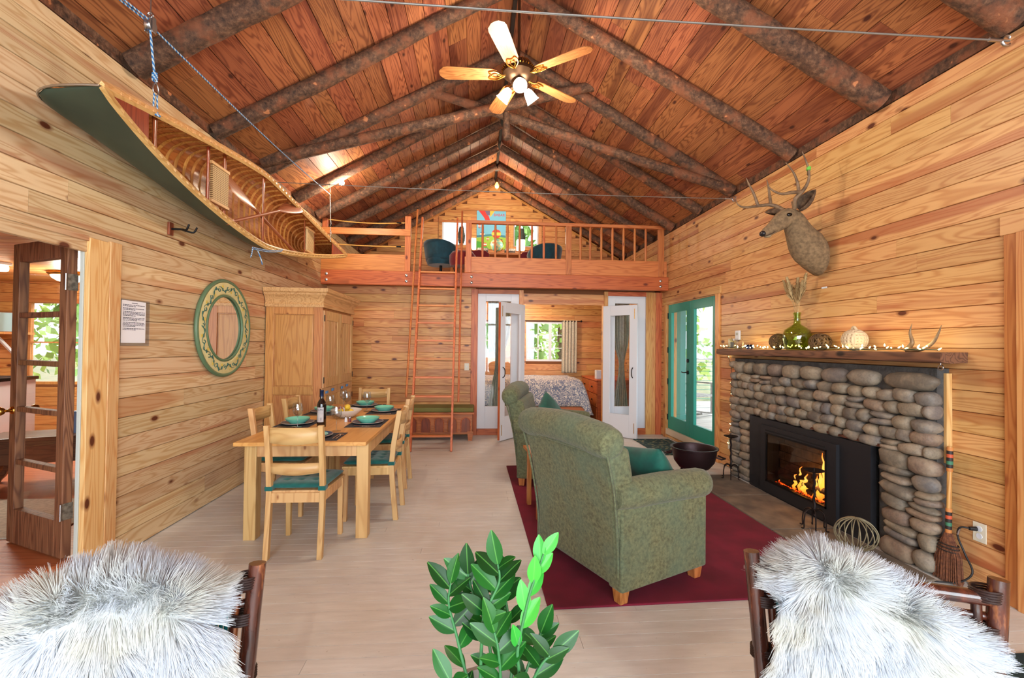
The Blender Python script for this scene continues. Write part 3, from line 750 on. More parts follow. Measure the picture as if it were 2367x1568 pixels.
for x, lab in ((-.13, 'glowing square glass lamp near the ladder end of the loft desk'), (.86, 'glowing square glass lamp near the far end of the loft desk')):
    t = thing('desk_lamp', lab, 'lamp', (x, 9.22, 3.30))
    MB().box(-.05, .05, -.05, .05, 0, .02).build('base', black_m, t); MB().tube([(0, 0, .02), (0, 0, .1)], .01, 8).build('stem', black_m, t, smooth=50)
    MB().box(-.085, .085, -.07, .07, .09, .31).build('lamp_shade', shade_m, t, bevel=.02, seg=3)
    lamp('desk_lamp_light', 'POINT', (x, 9.05, 3.52), 14, (1, .93, .72), .06)
for x, lab in ((.11, 'flat dark board game box left of the globe'), (.66, 'flat black and white game box right of the globe')):
    t = thing('game_box', lab, 'box', (x-.02, 9.2, 3.30))
    MB().box(-.105, .105, -.1, .1, 0, .06).build('tray', plain('box_tray', (60, 52, 50), .6), t); MB().box(-.108, .108, -.103, .103, .05, .10).build('lid', plain('box_lid', (50, 40, 40), .5, col2=(190, 180, 170), scale=60), t)
vel = plain('teal_velvet', (10, 74, 92), .8, sheen=.6, var=.2, scale=12)
def bucket(loc, rz, label):
    t = thing('swivel_chair', label, 'chair', loc, rz)
    def f(u, v):
        a = -1.9+3.8*u; rr = .26+.05*v; hgt = .36+.34*v*(1-.55*(abs(a)/1.9)**2.2)
        return (rr*math.sin(a)*1.0, rr*math.cos(a)*.9-.02, hgt)
    mb = MB(); mb.grid(f, 30, 8); mb.build('shell', vel, t, smooth=180, solid=.05)
    MB().lathe([(0, .28), (.23, .28), (.25, .32), (.25, .38), (.21, .42), (0, .43)], 24).build('seat', vel, t, smooth=60)
    MB().tube([(0, 0, .06), (0, 0, .3)], .025, 10).build('column', black_m, t, smooth=50)
    for i in range(5): MB().tube([(0, 0, .08), (.26*math.cos(i*1.257), .26*math.sin(i*1.257), .02)], [.02, .012], 6).build('foot', black_m, t, smooth=50)
    return t
bucket((-.66, 8.15, 2.58), math.radians(150), 'teal velvet swivel chair beside the ladder opening')
bucket((1.22, 8.25, 2.58), math.radians(200), 'teal velvet swivel chair behind the railing balusters')
red_m = plain('red_velvet', (120, 18, 34), .8, sheen=.4)
t = thing('red_stool', 'dark red padded stool behind the railing end post', 'stool', (-.26, 7.62, 2.58))
MB().lathe([(0, .18), (.20, .18), (.22, .24), (.22, .36), (.17, .42), (0, .43)], 20).build('seat', red_m, t, smooth=50)
for i in range(4): MB().tube([(.14*math.cos(i*PI/2+.7), .14*math.sin(i*PI/2+.7), .2), (.17*math.cos(i*PI/2+.7), .17*math.sin(i*PI/2+.7), 0)], .014, 6).build('leg', black_m, t, smooth=50)
for x, lab in ((.02, 'dark red desk chair with rounded back under the globe'), (.98, 'dark red desk chair with rounded back by the loft lamp')):
    t = thing('desk_chair', lab, 'chair', (x, 8.78, 2.58))
    MB().box(-.2, .2, -.2, .2, .42, .48).build('seat', red_m, t, bevel=.02)
    MB().prism([(-.19, .46), (.19, .46), (.19, .60), (.13, .65), (0, .67), (-.13, .65), (-.19, .60)], -.2, -.17, Matrix.Rotation(PI/2, 4, 'X') @ Matrix.Diagonal((1, 1, -1, 1))).build('backrest', red_m, t, bevel=.01)
    for i in (-1, 1):
        for j in (-1, 1): MB().box(i*.17-.015, i*.17+.015, j*.17-.015, j*.17+.015, 0, .46).build('leg', black_m, t)
# poster (generic hot air balloon landscape)
pz0, pz1 = 3.50, 4.32
t = thing('balloon_poster', 'bright poster of hot air balloons over fields between the loft windows', 'poster', (.27, YG-.012, pz0))
MB().box(-.31, .31, -.003, .003, 0, .82).build('sheet', plain('poster_sky', (110, 186, 220), .6), t)
def flat(pts, mat, nm, dy): return MB().prism(pts, 0, .001, Matrix.Translation((0, dy, 0)) @ Matrix.Rotation(PI/2, 4, 'X')).build(nm, mat, t)
gcol = lambda c: plain('print_%d_%d_%d' % c, c, .6)
flat([(-.31, 0), (.31, 0), (.31, .25), (.1, .29), (-.1, .27), (-.31, .24)], gcol((150, 196, 70)), 'printed_field', -.0035)
flat([(-.31, .25), (-.1, .27), (.1, .29), (.31, .25), (.31, .30), (.05, .33), (-.31, .29)], gcol((60, 130, 150)), 'printed_hill', -.0036)
flat([(-.31, 0), (-.05, 0), (-.15, .14), (-.31, .17)], gcol((70, 170, 60)), 'printed_field', -.0042)
def balloon(cx, cz, r, c1, c2):
    for i, c in enumerate((c1, c2, c1)):
        pts = []
        for s_ in (0, 1):
            for q in range(9):
                a_ = PI*(1.25-q/8*1.5) if s_ == 0 else 0
                pass
        top = cz+r*(1-.66*i); bot = cz+r*(1-.66*(i+1))
        def wd(z):
            q = (z-cz)/r
            return r*math.sqrt(max(0, 1-q*q)) if q > -.3 else r*.954*max(.18, 1-(-.3-q)*.9)
        zs = [bot+(top-bot)*j/5 for j in range(6)]
        flat([(cx-wd(z), z) for z in zs]+[(cx+wd(z), z) for z in reversed(zs)], gcol(c), 'printed_balloon', -.005)
    flat([(cx-r*.18, cz-r*1.55), (cx+r*.18, cz-r*1.55), (cx+r*.18, cz-r*1.25), (cx-r*.18, cz-r*1.25)], gcol((150, 90, 40)), 'printed_basket', -.005)
for q in ((.11, .33, .10, (210, 60, 50), (230, 200, 80)), (-.19, .32, .05, (70, 130, 190), (240, 236, 210)), (-.07, .22, .03, (200, 60, 60), (240, 230, 220)), (-.13, .10, .04, (220, 80, 50), (250, 245, 235)), (.22, .19, .03, (60, 60, 80), (220, 150, 60)), (.0, .13, .03, (230, 160, 50), (60, 60, 60)), (-.25, .49, .035, (220, 80, 60), (240, 240, 240))): balloon(*q)
flat([(-.27, .82), (-.14, .82), (-.05, .70), (-.03, .62), (-.13, .62), (-.16, .68)], gcol((216, 50, 50)), 'printed_balloon', -.005)
flat([(-.14, .82), (-.03, .82), (-.03, .73), (-.09, .72)], gcol((110, 96, 130)), 'printed_balloon', -.0052)
flat([(-.03, .82), (.07, .82), (-.01, .70), (-.03, .70)], gcol((230, 190, 70)), 'printed_balloon', -.0054)
def text(body, size, mat, parent, loc, rot, name='lettering', ext=.0006):
    cu = bpy.data.curves.new(name, 'FONT'); cu.body = body; cu.size = size; cu.align_x = 'CENTER'; cu.align_y = 'CENTER'; cu.extrude = ext; cu.resolution_u = 2
    o = bpy.data.objects.new(name, cu); dg = bpy.context.evaluated_depsgraph_get(); COL.objects.link(o); bpy.context.view_layer.update()
    me = bpy.data.meshes.new_from_object(o.evaluated_get(bpy.context.evaluated_depsgraph_get())); bpy.data.objects.remove(o)
    me.materials.clear(); me.materials.append(mat)
    q = bpy.data.objects.new(name, me); COL.objects.link(q); q.parent = parent; q.location = loc; q.rotation_euler = rot; return q
text('BABAR', .078, gcol((206, 40, 50)), t, (.17, -.005, .735), (PI/2, 0, 0))
# dark owl figures in the loft windows
for i, (x, lab) in enumerate(((-.36, 'dark owl figure perched in the loft window by the ladder'), (.92, 'dark owl figure in the loft window right of the poster'))):
    t = thing('owl_figure', lab, 'ornament', (x, YG-.06, wz[0]+.02))
    MB().lathe([(0, 0), (.05, .0), (.075, .08), (.08, .18), (.06, .26), (.055, .30), (.05, .34), (0, .37)], 16).build('body', plain('owl_dark', (40, 58, 62), .7, col2=(80, 84, 80), scale=40), t, smooth=60)
    for s_ in (-1, 1): MB().lathe([(.016, 0), (0, .05)], 8, Matrix.Translation((s_*.03, 0, .345))).build('ear_tuft', black_m, t)
    MB().box(-.04, .04, -.03, .03, -.02, .0).build('perch', pine_x, t)
# ================================================================== outdoors
struct(slab('ground', plain('ground', (120, 130, 90), .9, col2=(150, 140, 110), scale=1.2, coord='Object'), [(-60, 60, -60, 80, -.9, -.6)]))
deck_m = wood('deck_grey', 0, (196, 192, 186), (160, 154, 148), None, grain=16, rough=.7)
dk = struct(slab('floor_deck', dark_m, [(XR+.17, 6.6, 4.2, 11.0, -.1, .07)]))
y = 4.2
while y < 11: board(dk, deck_m, (XR+.17, y, .10), (1, 0, 0), 3.37, (0, 1, 0), .132, (0, 0, 1), .03, 'deck_board'); y += .14
struct(slab('roof_porch', plain('porch_roof', (170, 172, 176), .7), [(XR+.17, 5.6, 4.0, 9.2, 2.55, 2.62)]))
t = thing('porch_post', 'tall teal painted porch post outside the glass door', 'post', (3.74, 8.35, .10)); MB().box(-.16, .16, -.10, .10, 0, 2.45).build('shaft', teal_m, t, bevel=.01); MB().box(-.19, .19, -.13, .13, 0, .1).build('plinth', teal_m, t, bevel=.01)
t = thing('porch_railing', 'grey wooden porch railing with wire mesh behind the rocking chair', 'railing', (0, 10.6, .10))
for x in (3.6, 5.0, 6.4): MB().box(x-.06, x+.06, -.06, .06, 0, 1.05).build('post', deck_m, t)
MB().box(3.5, 6.5, -.05, .05, 1.05, 1.10).build('top_rail', deck_m, t)
for j in range(9): MB().tube([(3.6, 0, .12+.11*j), (6.4, 0, .12+.11*j)], .006, 5).build('wire', teal_m, t)
t = thing('rocking_chair', 'grey rocking chair with a white fleece on the porch deck', 'chair', (4.35, 8.9, .10), math.radians(205))
gw = deck_m
for s_ in (-1, 1):
    MB().tube([(s_*.27, -.45+.09*i, .03+.012*(i-5)**2*.2) for i in range(11)], .02, 6).build('rocker', gw, t, smooth=50)
    MB().beam((s_*.27, -.22, .05), (s_*.27, -.25, 1.0), .04, .05).build('back_post', gw, t); MB().beam((s_*.27, .25, .04), (s_*.27, .25, .62), .04, .05).build('front_post', gw, t)
    MB().beam((s_*.27, -.24, .64), (s_*.27, .30, .64), .07, .03).build('armrest', gw, t)
MB().box(-.27, .27, -.24, .28, .38, .42).build('seat', gw, t); MB().box(-.27, .27, -.27, -.23, .93, 1.0).build('top_slat', gw, t)
for i in range(5): MB().box(-.22+.1*i-.02, -.22+.1*i+.02, -.26, -.24, .42, .94).build('back_slat', gw, t)
MB().box(-.25, .25, -.29, -.20, .45, .8).build('fleece', plain('fleece', (225, 220, 215), .95, bump=1, bscale=60, bdist=.03), t, bevel=.03, seg=3)
leafm = plain('tree_leaf', (150, 190, 90), .6, col2=(200, 220, 120), scale=.8, coord='Object'); leaf2 = plain('tree_leaf_dark', (100, 150, 76), .6, col2=(160, 196, 104), scale=.8)
def tree(h, r, seed, mat, label):
    rg_ = np.random.default_rng(seed); t = thing('garden_tree', label, 'tree')
    MB().tube([(0, 0, -.1), (.05, .02, h*.5), (0, .1, h*.95)], [.2, .14, .04], 8).build('trunk', bark_m, t, smooth=60)
    nL = 1500; ph = rg_.random(nL)*2*PI; zz = rg_.random(nL)**.8; rr = r*np.sqrt(rg_.random(nL))*(1-.65*zz+.12*np.sin(zz*18+ph*2))
    P = np.stack([rr*np.cos(ph), rr*np.sin(ph), h*(.12+.95*zz)], 1)
    A = rg_.normal(size=(nL, 3)); A /= np.linalg.norm(A, axis=1)[:, None]; B = np.cross(A, rg_.normal(size=(nL, 3))); B /= np.linalg.norm(B, axis=1)[:, None]
    s_ = (.10+.10*rg_.random(nL))[:, None]*h/6
    V = np.concatenate([P-A*s_, P-B*s_*.55, P+A*s_, P+B*s_*.55], 1).reshape(-1, 3)
    mb = MB(); mb.v = [tuple(p) for p in V]; mb.f = [(4*i, 4*i+1, 4*i+2, 4*i+3) for i in range(nL)]
    me = bpy.data.meshes.new('foliage'); me.from_pydata(mb.v, [], mb.f); me.materials.append(mat)
    o = bpy.data.objects.new('foliage', me); COL.objects.link(o); o.parent = t; o['kind'] = 'stuff'; return t
t1 = tree(7, 2.2, 1, leafm, 'light green leafy garden tree outside the windows'); t2 = tree(9, 2.0, 2, leaf2, 'dark green conifer in the garden outside the windows')
for t_ in (t1, t2): t_['group'] = 'garden trees'
spots = [(6.4, 16, 0), (11.5, 17, 1), (9.0, 24, 0), (1.0, 18, 1), (4.2, 23, 0), (-2.6, 22, 0), (-6.6, 21, 1), (-9.5, 13.5, 1), (-13.5, 17, 0), (-11.5, 24, 0)]
tlabs = ['beyond the porch railing', 'far right beyond the porch', 'behind the porch tree', 'outside the bedroom window', 'far behind the bedroom window', 'outside the loft windows', 'between bedroom and kitchen windows', 'outside the kitchen window', 'left of the kitchen window view', 'far behind the kitchen window']
used = [False, False]
for i, (x, y, kd) in enumerate(spots):
    src = (t1, t2)[kd]
    lb = ('light green leafy tree ', 'dark green conifer ')[kd]+tlabs[i]
    if not used[kd]: used[kd] = True; src.location = (x, y, -.6); src.rotation_euler = (0, 0, i); src['label'] = lb
    else: copy_tree(src, None, (x, y, -.6), i*1.3, lb)

# ================================================================== canoe hung on its side along the left wall
CY0, CL, CZ0 = 4.60, 2.17, 2.74
def can_b(t): return .345*(1-abs(t)**1.4)**.92+.004
def can_g(t): return -2.07+.16*abs(t)**2.6                 # gunwale (x grows towards the room)
def can_k(t):
    g_ = can_g(t); D = g_+2.355; a = abs(t)
    if a > .84: D *= max(0, 1-((a-.84)/.16)**3.2)**.42
    return D
def can_pt(t, th, off=0.0):                                # th 0 upper gunwale .. pi lower gunwale
    b = max(can_b(t)-off, .001); D = max(can_k(t)-off*1.1, .0); c = math.cos(th); s_ = math.sin(th)
    e = .62+.38*abs(t)**1.5
    return (can_g(t)-D*abs(s_)**.72, CY0+CL*t, CZ0+b*math.copysign(abs(c)**e, c))
CAN = thing('canoe', 'green hulled wooden canoe hung on its side along the left wall', 'canoe', (-2.2, CY0, 2.35))
def cl(mb): mb.v = [(p[0]+2.2, p[1]-CY0, p[2]-2.35) for p in mb.v]; return mb
canvas = plain('green_canvas', (40, 62, 54), .42, col2=(58, 76, 64), scale=2.2, bump=.1, bscale=30)
cedar = wood('cedar_planking', 1, (196, 128, 64), (150, 86, 36), None, coord='obj', gs=1.4, grain=14, rough=.18, coat=.6, bump=.05)
ribm = wood('ash_rib', 2, (222, 164, 92), (186, 124, 58), None, coord='obj', rough=.16, coat=.7, bump=.03)
gunm = wood('spruce_gunwale', 1, (232, 190, 128), (206, 156, 92), None, coord='obj', rough=.35)
mah = wood('mahogany', 2, (170, 84, 44), (128, 56, 28), None, coord='obj', rough=.22, coat=.5)
def tt(u): return -1+2*u
cl(MB().grid(lambda u, v: can_pt(tt(u), PI*v), 81, 25)).build('hull', canvas, CAN, smooth=180)
cl(MB().grid(lambda u, v: can_pt(tt(u)*.985, PI*v, .012), 81, 25)).build('planking', cedar, CAN, smooth=180)
tr = -.86
while tr < .865:
    w_ = .017/CL*1.1
    def rf(u, v, t0=tr): return can_pt(t0-w_+2*w_*u, PI*(.015+.97*v), .02 if 0 < u < 1 else .013)
    cl(MB().grid(rf, 4, 25)).build('rib', ribm, CAN, smooth=50); tr += .105/CL
for s_, nm in ((0, 'upper'), (PI, 'lower')):
    for off, dx_ in ((-.012, .004), (.016, .004)):
        pts = []
        for i in range(61):
            t = -1+2*i/60; p = can_pt(t*.998, s_, off if abs(t) < .97 else off*.4); pts.append((p[0]+dx_+2.2, p[1]-CY0, p[2]-2.35))
        MB().tube(pts, .0125, 4, flat=1.3).build('gunwale', gunm, CAN)
    mb = MB(); t = -.93
    while t < .93:
        p = can_pt(t, s_, .002); q = can_pt(t+.012, s_, .002)
        mb.beam((p[0]+.004, p[1], p[2]), (q[0]+.004, q[1], q[2]), .016, .022, (1, 0, 0)); t += .036
    o = cl(mb).build('gunwale_block', gunm, CAN); o['kind'] = 'stuff'
for s_ in (-1, 1):
    mb = MB(); pr = []
    for i in range(13):
        t = s_*(1-.20*i/12); pr.append(t)
    up = [can_pt(t, 0, .014) for t in pr]; lo = [can_pt(t, PI, .014) for t in pr]
    for i in range(12):
        sag = 0
        mb.add([up[i], up[i+1], lo[i+1], lo[i]], [(0, 1, 2, 3)])
    cl(mb).build('deck', mah, CAN, solid=.01)
    a_ = can_pt(s_*1.0, 0); b_ = can_pt(s_*.86, PI/2)
    st = [can_pt(s_*q, PI/2) for q in [1-.16*(i/14)**2 for i in range(15)]]
    cl(MB().tube([(p[0]-.004, p[1]+s_*.004, p[2]) for p in st], .006, 6)).build('stem_band', steel_m if s_ < 0 else black_m, CAN, smooth=60)
def thwart(y, w=.045, nm='thwart', dxx=-.03):
    t = (y-CY0)/CL; b = can_b(t)-.014; x = can_g(t)+dxx
    mb = MB(); n_ = 11
    pts = [(x, y, CZ0-b+2*b*i/(n_-1)) for i in range(n_)]
    mb.tube(pts, [w*.5*(1-.3*math.sin(PI*i/(n_-1))) for i in range(n_)], 8, flat=.5)
    return cl(mb).build(nm, mah, CAN, smooth=50)
for y in (2.99, 4.60, 6.53): thwart(y)
def cane():
    m, nt, b = newmat('woven_cane'); n = N(nt); v = n('ShaderNodeTexCoord').outputs['Object']
    sx = n('ShaderNodeSeparateXYZ'); n.link(v, sx.inputs[0])
    a = n.math('SINE', n.math('MULTIPLY', sx.outputs[1], 420)); c = n.math('SINE', n.math('MULTIPLY', sx.outputs[2], 420))
    f = n.math('MAXIMUM', a, c)
    n.link(n.ramp(f, [(.35, lin((120, 82, 40))), (.6, lin((226, 196, 142)))]), b.inputs['Base Color']); b.inputs['Roughness'].default_value = .6
    n.bump(f, .5, .003, b); return m
cane_m = cane()
for y0, y1, h in ((3.74, 3.97, .15), (5.71, 5.95, .14)):
    thwart(y0-.03, .04, 'seat_bar', -.06); thwart(y1-.01, .04, 'seat_bar', -.06)
    x = can_g((y0-CY0)/CL)-.05
    st = cl(MB().box(x-.01, x+.012, y0, y1, CZ0-.02-h, CZ0-.02+h)).build('seat', cane_m, CAN, bevel=.004)
    for z in (-.02-h, -.02+h): cl(MB().box(x-.012, x+.016, y0-.02, y1+.01, CZ0+z-.011, CZ0+z+.011)).build('seat_rail', gunm, st)
def paddle(loc_blade, loc_grip, label, tip_n, wid):
    a = Vector(loc_blade); b_ = Vector(loc_grip); L = (b_-a).length
    t = thing('canoe_paddle', label, 'paddle', a)
    d = (b_-a).normalized(); q = d.to_track_quat('Z', 'X'); 
    t.rotation_mode = 'QUATERNION'; t.rotation_quaternion = tip_n if tip_n else q
    pm = wood('paddle_wood', 2, (176, 104, 66), (140, 74, 44), None, coord='obj', rough=.35) if 'paddle_wood' not in bpy.data.materials else bpy.data.materials['paddle_wood']
    bl = .56; rs = []
    for i in range(15):
        z = bl*i/14; u = i/14
        w = wid*(min(1, (u/.10))**.45 if u < .1 else 1)*(1-max(0, (u-.25)/.75)**1.7*.86); th = .006+.008*u
        if i == 0: w = wid*.35
        rs.append([(w*math.cos(2*PI*k_/12), th*math.sin(2*PI*k_/12), z) for k_ in range(12)])
    MB().rings(rs).build('blade', pm, t, smooth=50)
    MB().tube([(0, 0, bl-.06), (0, 0, L-.07)], .0145, 10).build('shaft', pm, t, smooth=50)
    MB().tube([(0, 0, L-.09), (0, 0, L-.05), (0, 0, L-.02), (0, 0, L)], [.015, .028, .034, .022], 10, flat=.6).build('grip', pm, t, smooth=60)
    return t
def axes(d, nrm):   # local z along d, local y along nrm
    d = Vector(d).normalized(); nrm = Vector(nrm); y_ = (nrm-d*nrm.dot(d)).normalized(); x_ = y_.cross(d)
    return Matrix(((x_.x, y_.x, d.x), (x_.y, y_.y, d.y), (x_.z, y_.z, d.z))).to_quaternion()
A, B = Vector((-2.13, 3.98, 2.84)), Vector((-2.13, 5.50, 2.50))
paddle(A, B, 'reddish wooden paddle lying lengthwise in the canoe with blade by the seat', axes(B-A, (1, .15, .3)), .085)
A, B = Vector((-2.07, 5.40, 3.03)), Vector((-2.10, 3.98, 2.46))
paddle(A, B, 'wooden paddle crossing behind the middle thwart with blade raised', axes(B-A, (.6, .1, .8)), .085)
# ropes and pulleys
def ropem():
    m, nt, b = newmat('blue_rope'); n = N(nt); v = n('ShaderNodeTexCoord').outputs['Object']
    w = n('ShaderNodeTexWave'); w.inputs['Scale'].default_value = 22; w.bands_direction = 'DIAGONAL'; n.link(v, w.inputs['Vector'])
    n.link(n.ramp(w.outputs[0], [(.45, lin((40, 120, 190))), (.6, lin((196, 214, 226)))]), b.inputs['Base Color']); b.inputs['Roughness'].default_value = .7; return m
blue_r = ropem(); wht_r = plain('grey_cord', (190, 192, 190), .7)
P1 = Vector((-1.99, 2.88, 3.36)); P2 = Vector((-1.92, 6.02, 3.38)); G1 = Vector((-1.985, 2.93, 2.86)); G2 = Vector((-1.93, 6.10, 2.78))
def pulley(loc, label, small=False):
    t = thing('pulley', label, 'pulley', loc); s_ = .6 if small else 1
    top = roofz(loc[0])-.02
    MB().tube([(0, 0, .03*s_), (0, 0, top-loc[2])], .004, 6).build('hanger', steel_m, t, smooth=60)
    if not small:
        MB().lathe([(0, -.018), (.034, -.018), (.036, -.012), (.024, 0), (.036, .012), (.034, .018), (0, .018)], 18, Matrix.Rotation(PI/2, 4, 'Y')).build('sheave', steel_m, t, smooth=40)
        MB().box(-.024, -.019, -.016, .016, -.045, .05).build('cheek', steel_m, t, bevel=.003); MB().box(.019, .024, -.016, .016, -.045, .05).build('cheek', steel_m, t, bevel=.003)
        MB().tube(arc((0, 0, .062), .016, 0, 2*PI, 12), .005, 6).build('shackle', steel_m, t, smooth=60)
    else: MB().tube(arc((0, 0, 0), .022, 0, 2*PI, 12, 'yz'), .005, 6).build('ring', brass_m, t, smooth=60)
    return t
pulley(P1, 'steel pulley with blue rope above the canoe bow'); pulley(P2, 'small brass ring holding the cord above the canoe stern', True)
def carab(parent, c, h=.06):
    MB().tube([(c[0]+.0, c[1]+h*.32*math.cos(2*PI*i/16)*(1-.25*math.sin(2*PI*i/16)), c[2]+h*.5*math.sin(2*PI*i/16)) for i in range(16)], .004, 6, closed=True).build('carabiner', steel_m, parent, smooth=60)
t = thing('hoist_rope', 'blue and white rope hoisting the canoe bow from the pulley', 'rope', G1)
def rel(p): return tuple(Vector(p)-G1)
MB().tube([rel(P1-Vector((0, 0, .03))), rel((-1.985, 2.92, 3.06))], .006, 6).build('fall', blue_r, t, smooth=60)
for dy in (-.012, .012): MB().tube([rel((-1.985, 2.93+dy, 2.97)), rel((-1.985, 2.93+dy*1.6, 2.845))], .005, 6).build('sling', blue_r, t, smooth=60)
MB().tube(smoothpts([rel((-2.0, 2.90, 2.845)), rel((-1.96, 2.93, 2.835)), rel((-2.0, 2.955, 2.85))]), .007, 6).build('sling_turn', blue_r, t, smooth=60)
for i in range(4): MB().tube([(0+.012*math.cos(q*PI/5), -.01+.012*math.sin(q*PI/5), .185+.012*i+.001*q) for q in range(11)], .005, 6).build('knot_turn', blue_r, t, smooth=60)
carab(t, rel((-1.985, 2.93, 3.0)), .075)
MB().tube([rel((-1.985, 2.93, 3.03)), rel((-1.985, 2.925, 3.07))], .004, 6).build('eye_link', steel_m, t, smooth=60)
t = thing('hoist_line', 'blue rope running along the ceiling between the canoe pulleys', 'rope', P1)
MB().tube([tuple((P2-P1)*(i/12)+Vector((0, 0, -.03*math.sin(PI*i/12)))) for i in range(13)], .0055, 6).build('run', blue_r, t, smooth=60)
for dx_ in (-.012, .012): MB().tube([(dx_, 0, .02), (dx_-.24, -1.04, .05)], .0055, 6).build('lead', blue_r, t, smooth=60)
t = thing('stern_hoist_rope', 'thin grey cord with carabiner holding the canoe stern', 'rope', G2)
MB().tube([tuple(P2-G2), (0, 0, .17)], .004, 6).build('fall', wht_r, t, smooth=60); carab(t, (0, 0, .13)); MB().tube([(0, 0, .10), (0, 0, .0)], .005, 6).build('chain', steel_m, t, smooth=60)
MB().tube(smoothpts([(.0, .0, .28), (.02, -.03, .22), (.0, -.01, .2)]), .005, 6).build('hook', black_m, t, smooth=60)
t = thing('tie_rope', 'loose blue rope lashed under the middle of the canoe gunwale', 'rope', (-2.05, 4.5, 2.36))
for dz_ in (0, .014): MB().tube(smoothpts([(.0, -.20, -.055+dz_), (.03, .05, -.03+dz_), (.03, .32, .03+dz_), (.03, .36, .06)]), .005, 6).build('strand', blue_r, t, smooth=60)
MB().tube(smoothpts([(.0, -.20, -.05), (.01, -.23, -.10), (.01, -.25, -.14)]), .005, 6).build('tail', blue_r, t, smooth=60)
MB().tube(smoothpts([(.0, -.10, -.05), (.02, -.08, -.12), (.02, -.05, -.17)]), .005, 6).build('tail', blue_r, t, smooth=60)
for y, z, nm in ((2.39, 3.25, 'galvanised cable spanning the room in front of the ceiling fan'), (5.19, 3.23, 'thin steel cable spanning the room below the log ties')):
    t = thing('tie_cable', nm, 'cable', (XR, y, z))
    MB().tube([(-(XR-XL)*i/16, 0, -.02*math.sin(PI*i/16)) for i in range(17)], .0055 if y < 3 else .004, 6).build('wire', plain('cable_grey', (150, 150, 148), .5, .6), t, smooth=60)
    MB().tube(arc((-.02, 0, 0), .03, 0, 2*PI, 12), .008, 6).build('eye_bolt', steel_m, t, smooth=60)
    MB().tube([(-.05, 0, .0), (-.13, 0, .0)], .011, 6).build('cable_clamp', steel_m, t, smooth=60)
# ================================================================== ceiling fan
FX, FY, FZ = .335, 3.95, 3.83
oak = wood('fan_oak', 0, (176, 116, 66), (124, 72, 36), None, coord='obj', gs=2.2, rough=.4)
brz = plain('aged_bronze', (86, 62, 44), .4, .8)
t = thing('ceiling_fan', 'five blade oak ceiling fan with three lit glass shades', 'ceiling fan', (FX, FY, FZ))
MB().tube([(0, 0, .1), (0, 0, RZ-.08-FZ)], .013, 10).build('down_rod', brz, t, smooth=50)
MB().lathe([(0, RZ-.03-FZ), (.07, RZ-.03-FZ), (.06, RZ-.11-FZ), (.02, RZ-.14-FZ), (0, RZ-.14-FZ)], 20).build('canopy', brz, t, smooth=50)
MB().lathe([(0, .13), (.05, .12), (.11, .09), (.14, .05), (.14, .0), (.10, -.03), (.07, -.05), (0, -.05)], 32).build('motor_housing', brz, t, smooth=50)
mb = MB()
for i in range(36): a = i*PI/18; mb.beam((.10*math.cos(a), .10*math.sin(a), .10), (.147*math.cos(a), .147*math.sin(a), .03), .008, .012)
o = mb.build('vent_fins', brass_m, t); o['kind'] = 'stuff'
def outline():
    half = [(.19, .045), (.24, .062), (.45, .070), (.62, .074), (.655, .066), (.675, .045), (.69, .03), (.695, .0)]
    return half+[(x, -y) for x, y in reversed(half[:-1])]
for i in range(5):
    a = math.radians(178+72*i); Mx = Matrix.Rotation(a, 4, 'Z') @ Matrix.Translation((0, 0, -.005)) @ Matrix.Rotation(math.radians(11), 4, 'X')
    bl = MB().prism(outline(), -.004, .004).build('blade', oak, t, bevel=.002); bl.matrix_local = Mx
    br = MB()
    br.tube(smoothpts([(.11, .0, -.005), (.15, .015, -.016), (.20, .045, -.012), (.26, .035, -.010), (.245, 0, -.010), (.26, -.035, -.010), (.20, -.045, -.012), (.15, -.015, -.016), (.11, 0, -.005)], 5), .0065, 6)
    br.tube(smoothpts([(.15, 0, -.014), (.20, .02, -.012), (.235, 0, -.012), (.20, -.02, -.012), (.15, 0, -.014)], 5), .005, 6)
    o = br.build('blade_bracket', brass_m, bl, smooth=60)
MB().lathe([(0, -.05), (.06, -.05), (.065, -.08), (.04, -.12), (.0, -.13)], 24).build('light_kit', brz, t, smooth=50)
lit = plain('lit_shade', (255, 250, 235), .4, emit=(255, 246, 222), es=7)
for i, a in enumerate((-90, 150, 30)):
    a = math.radians(a); dx_, dy_ = math.cos(a), math.sin(a)
    arm = MB().tube([(.04*dx_, .04*dy_, -.09), (.085*dx_, .085*dy_, -.105)], .016, 10).build('lamp_arm', brz, t, smooth=50)
    Ms = Matrix.Translation((.085*dx_, .085*dy_, -.105)) @ Vector((dx_*.7, dy_*.7, -.75)).to_track_quat('Z', 'Y').to_matrix().to_4x4()
    MB().lathe([(.022, 0), (.038, .025), (.046, .06), (.052, .095), (.060, .115), (0, .112)], 20, Ms).build('lamp_shade', lit, arm, smooth=60)
    lamp('fan_light', 'POINT', (FX+.2*dx_, FY+.2*dy_, FZ-.34), 30, (1, .87, .70), .06)
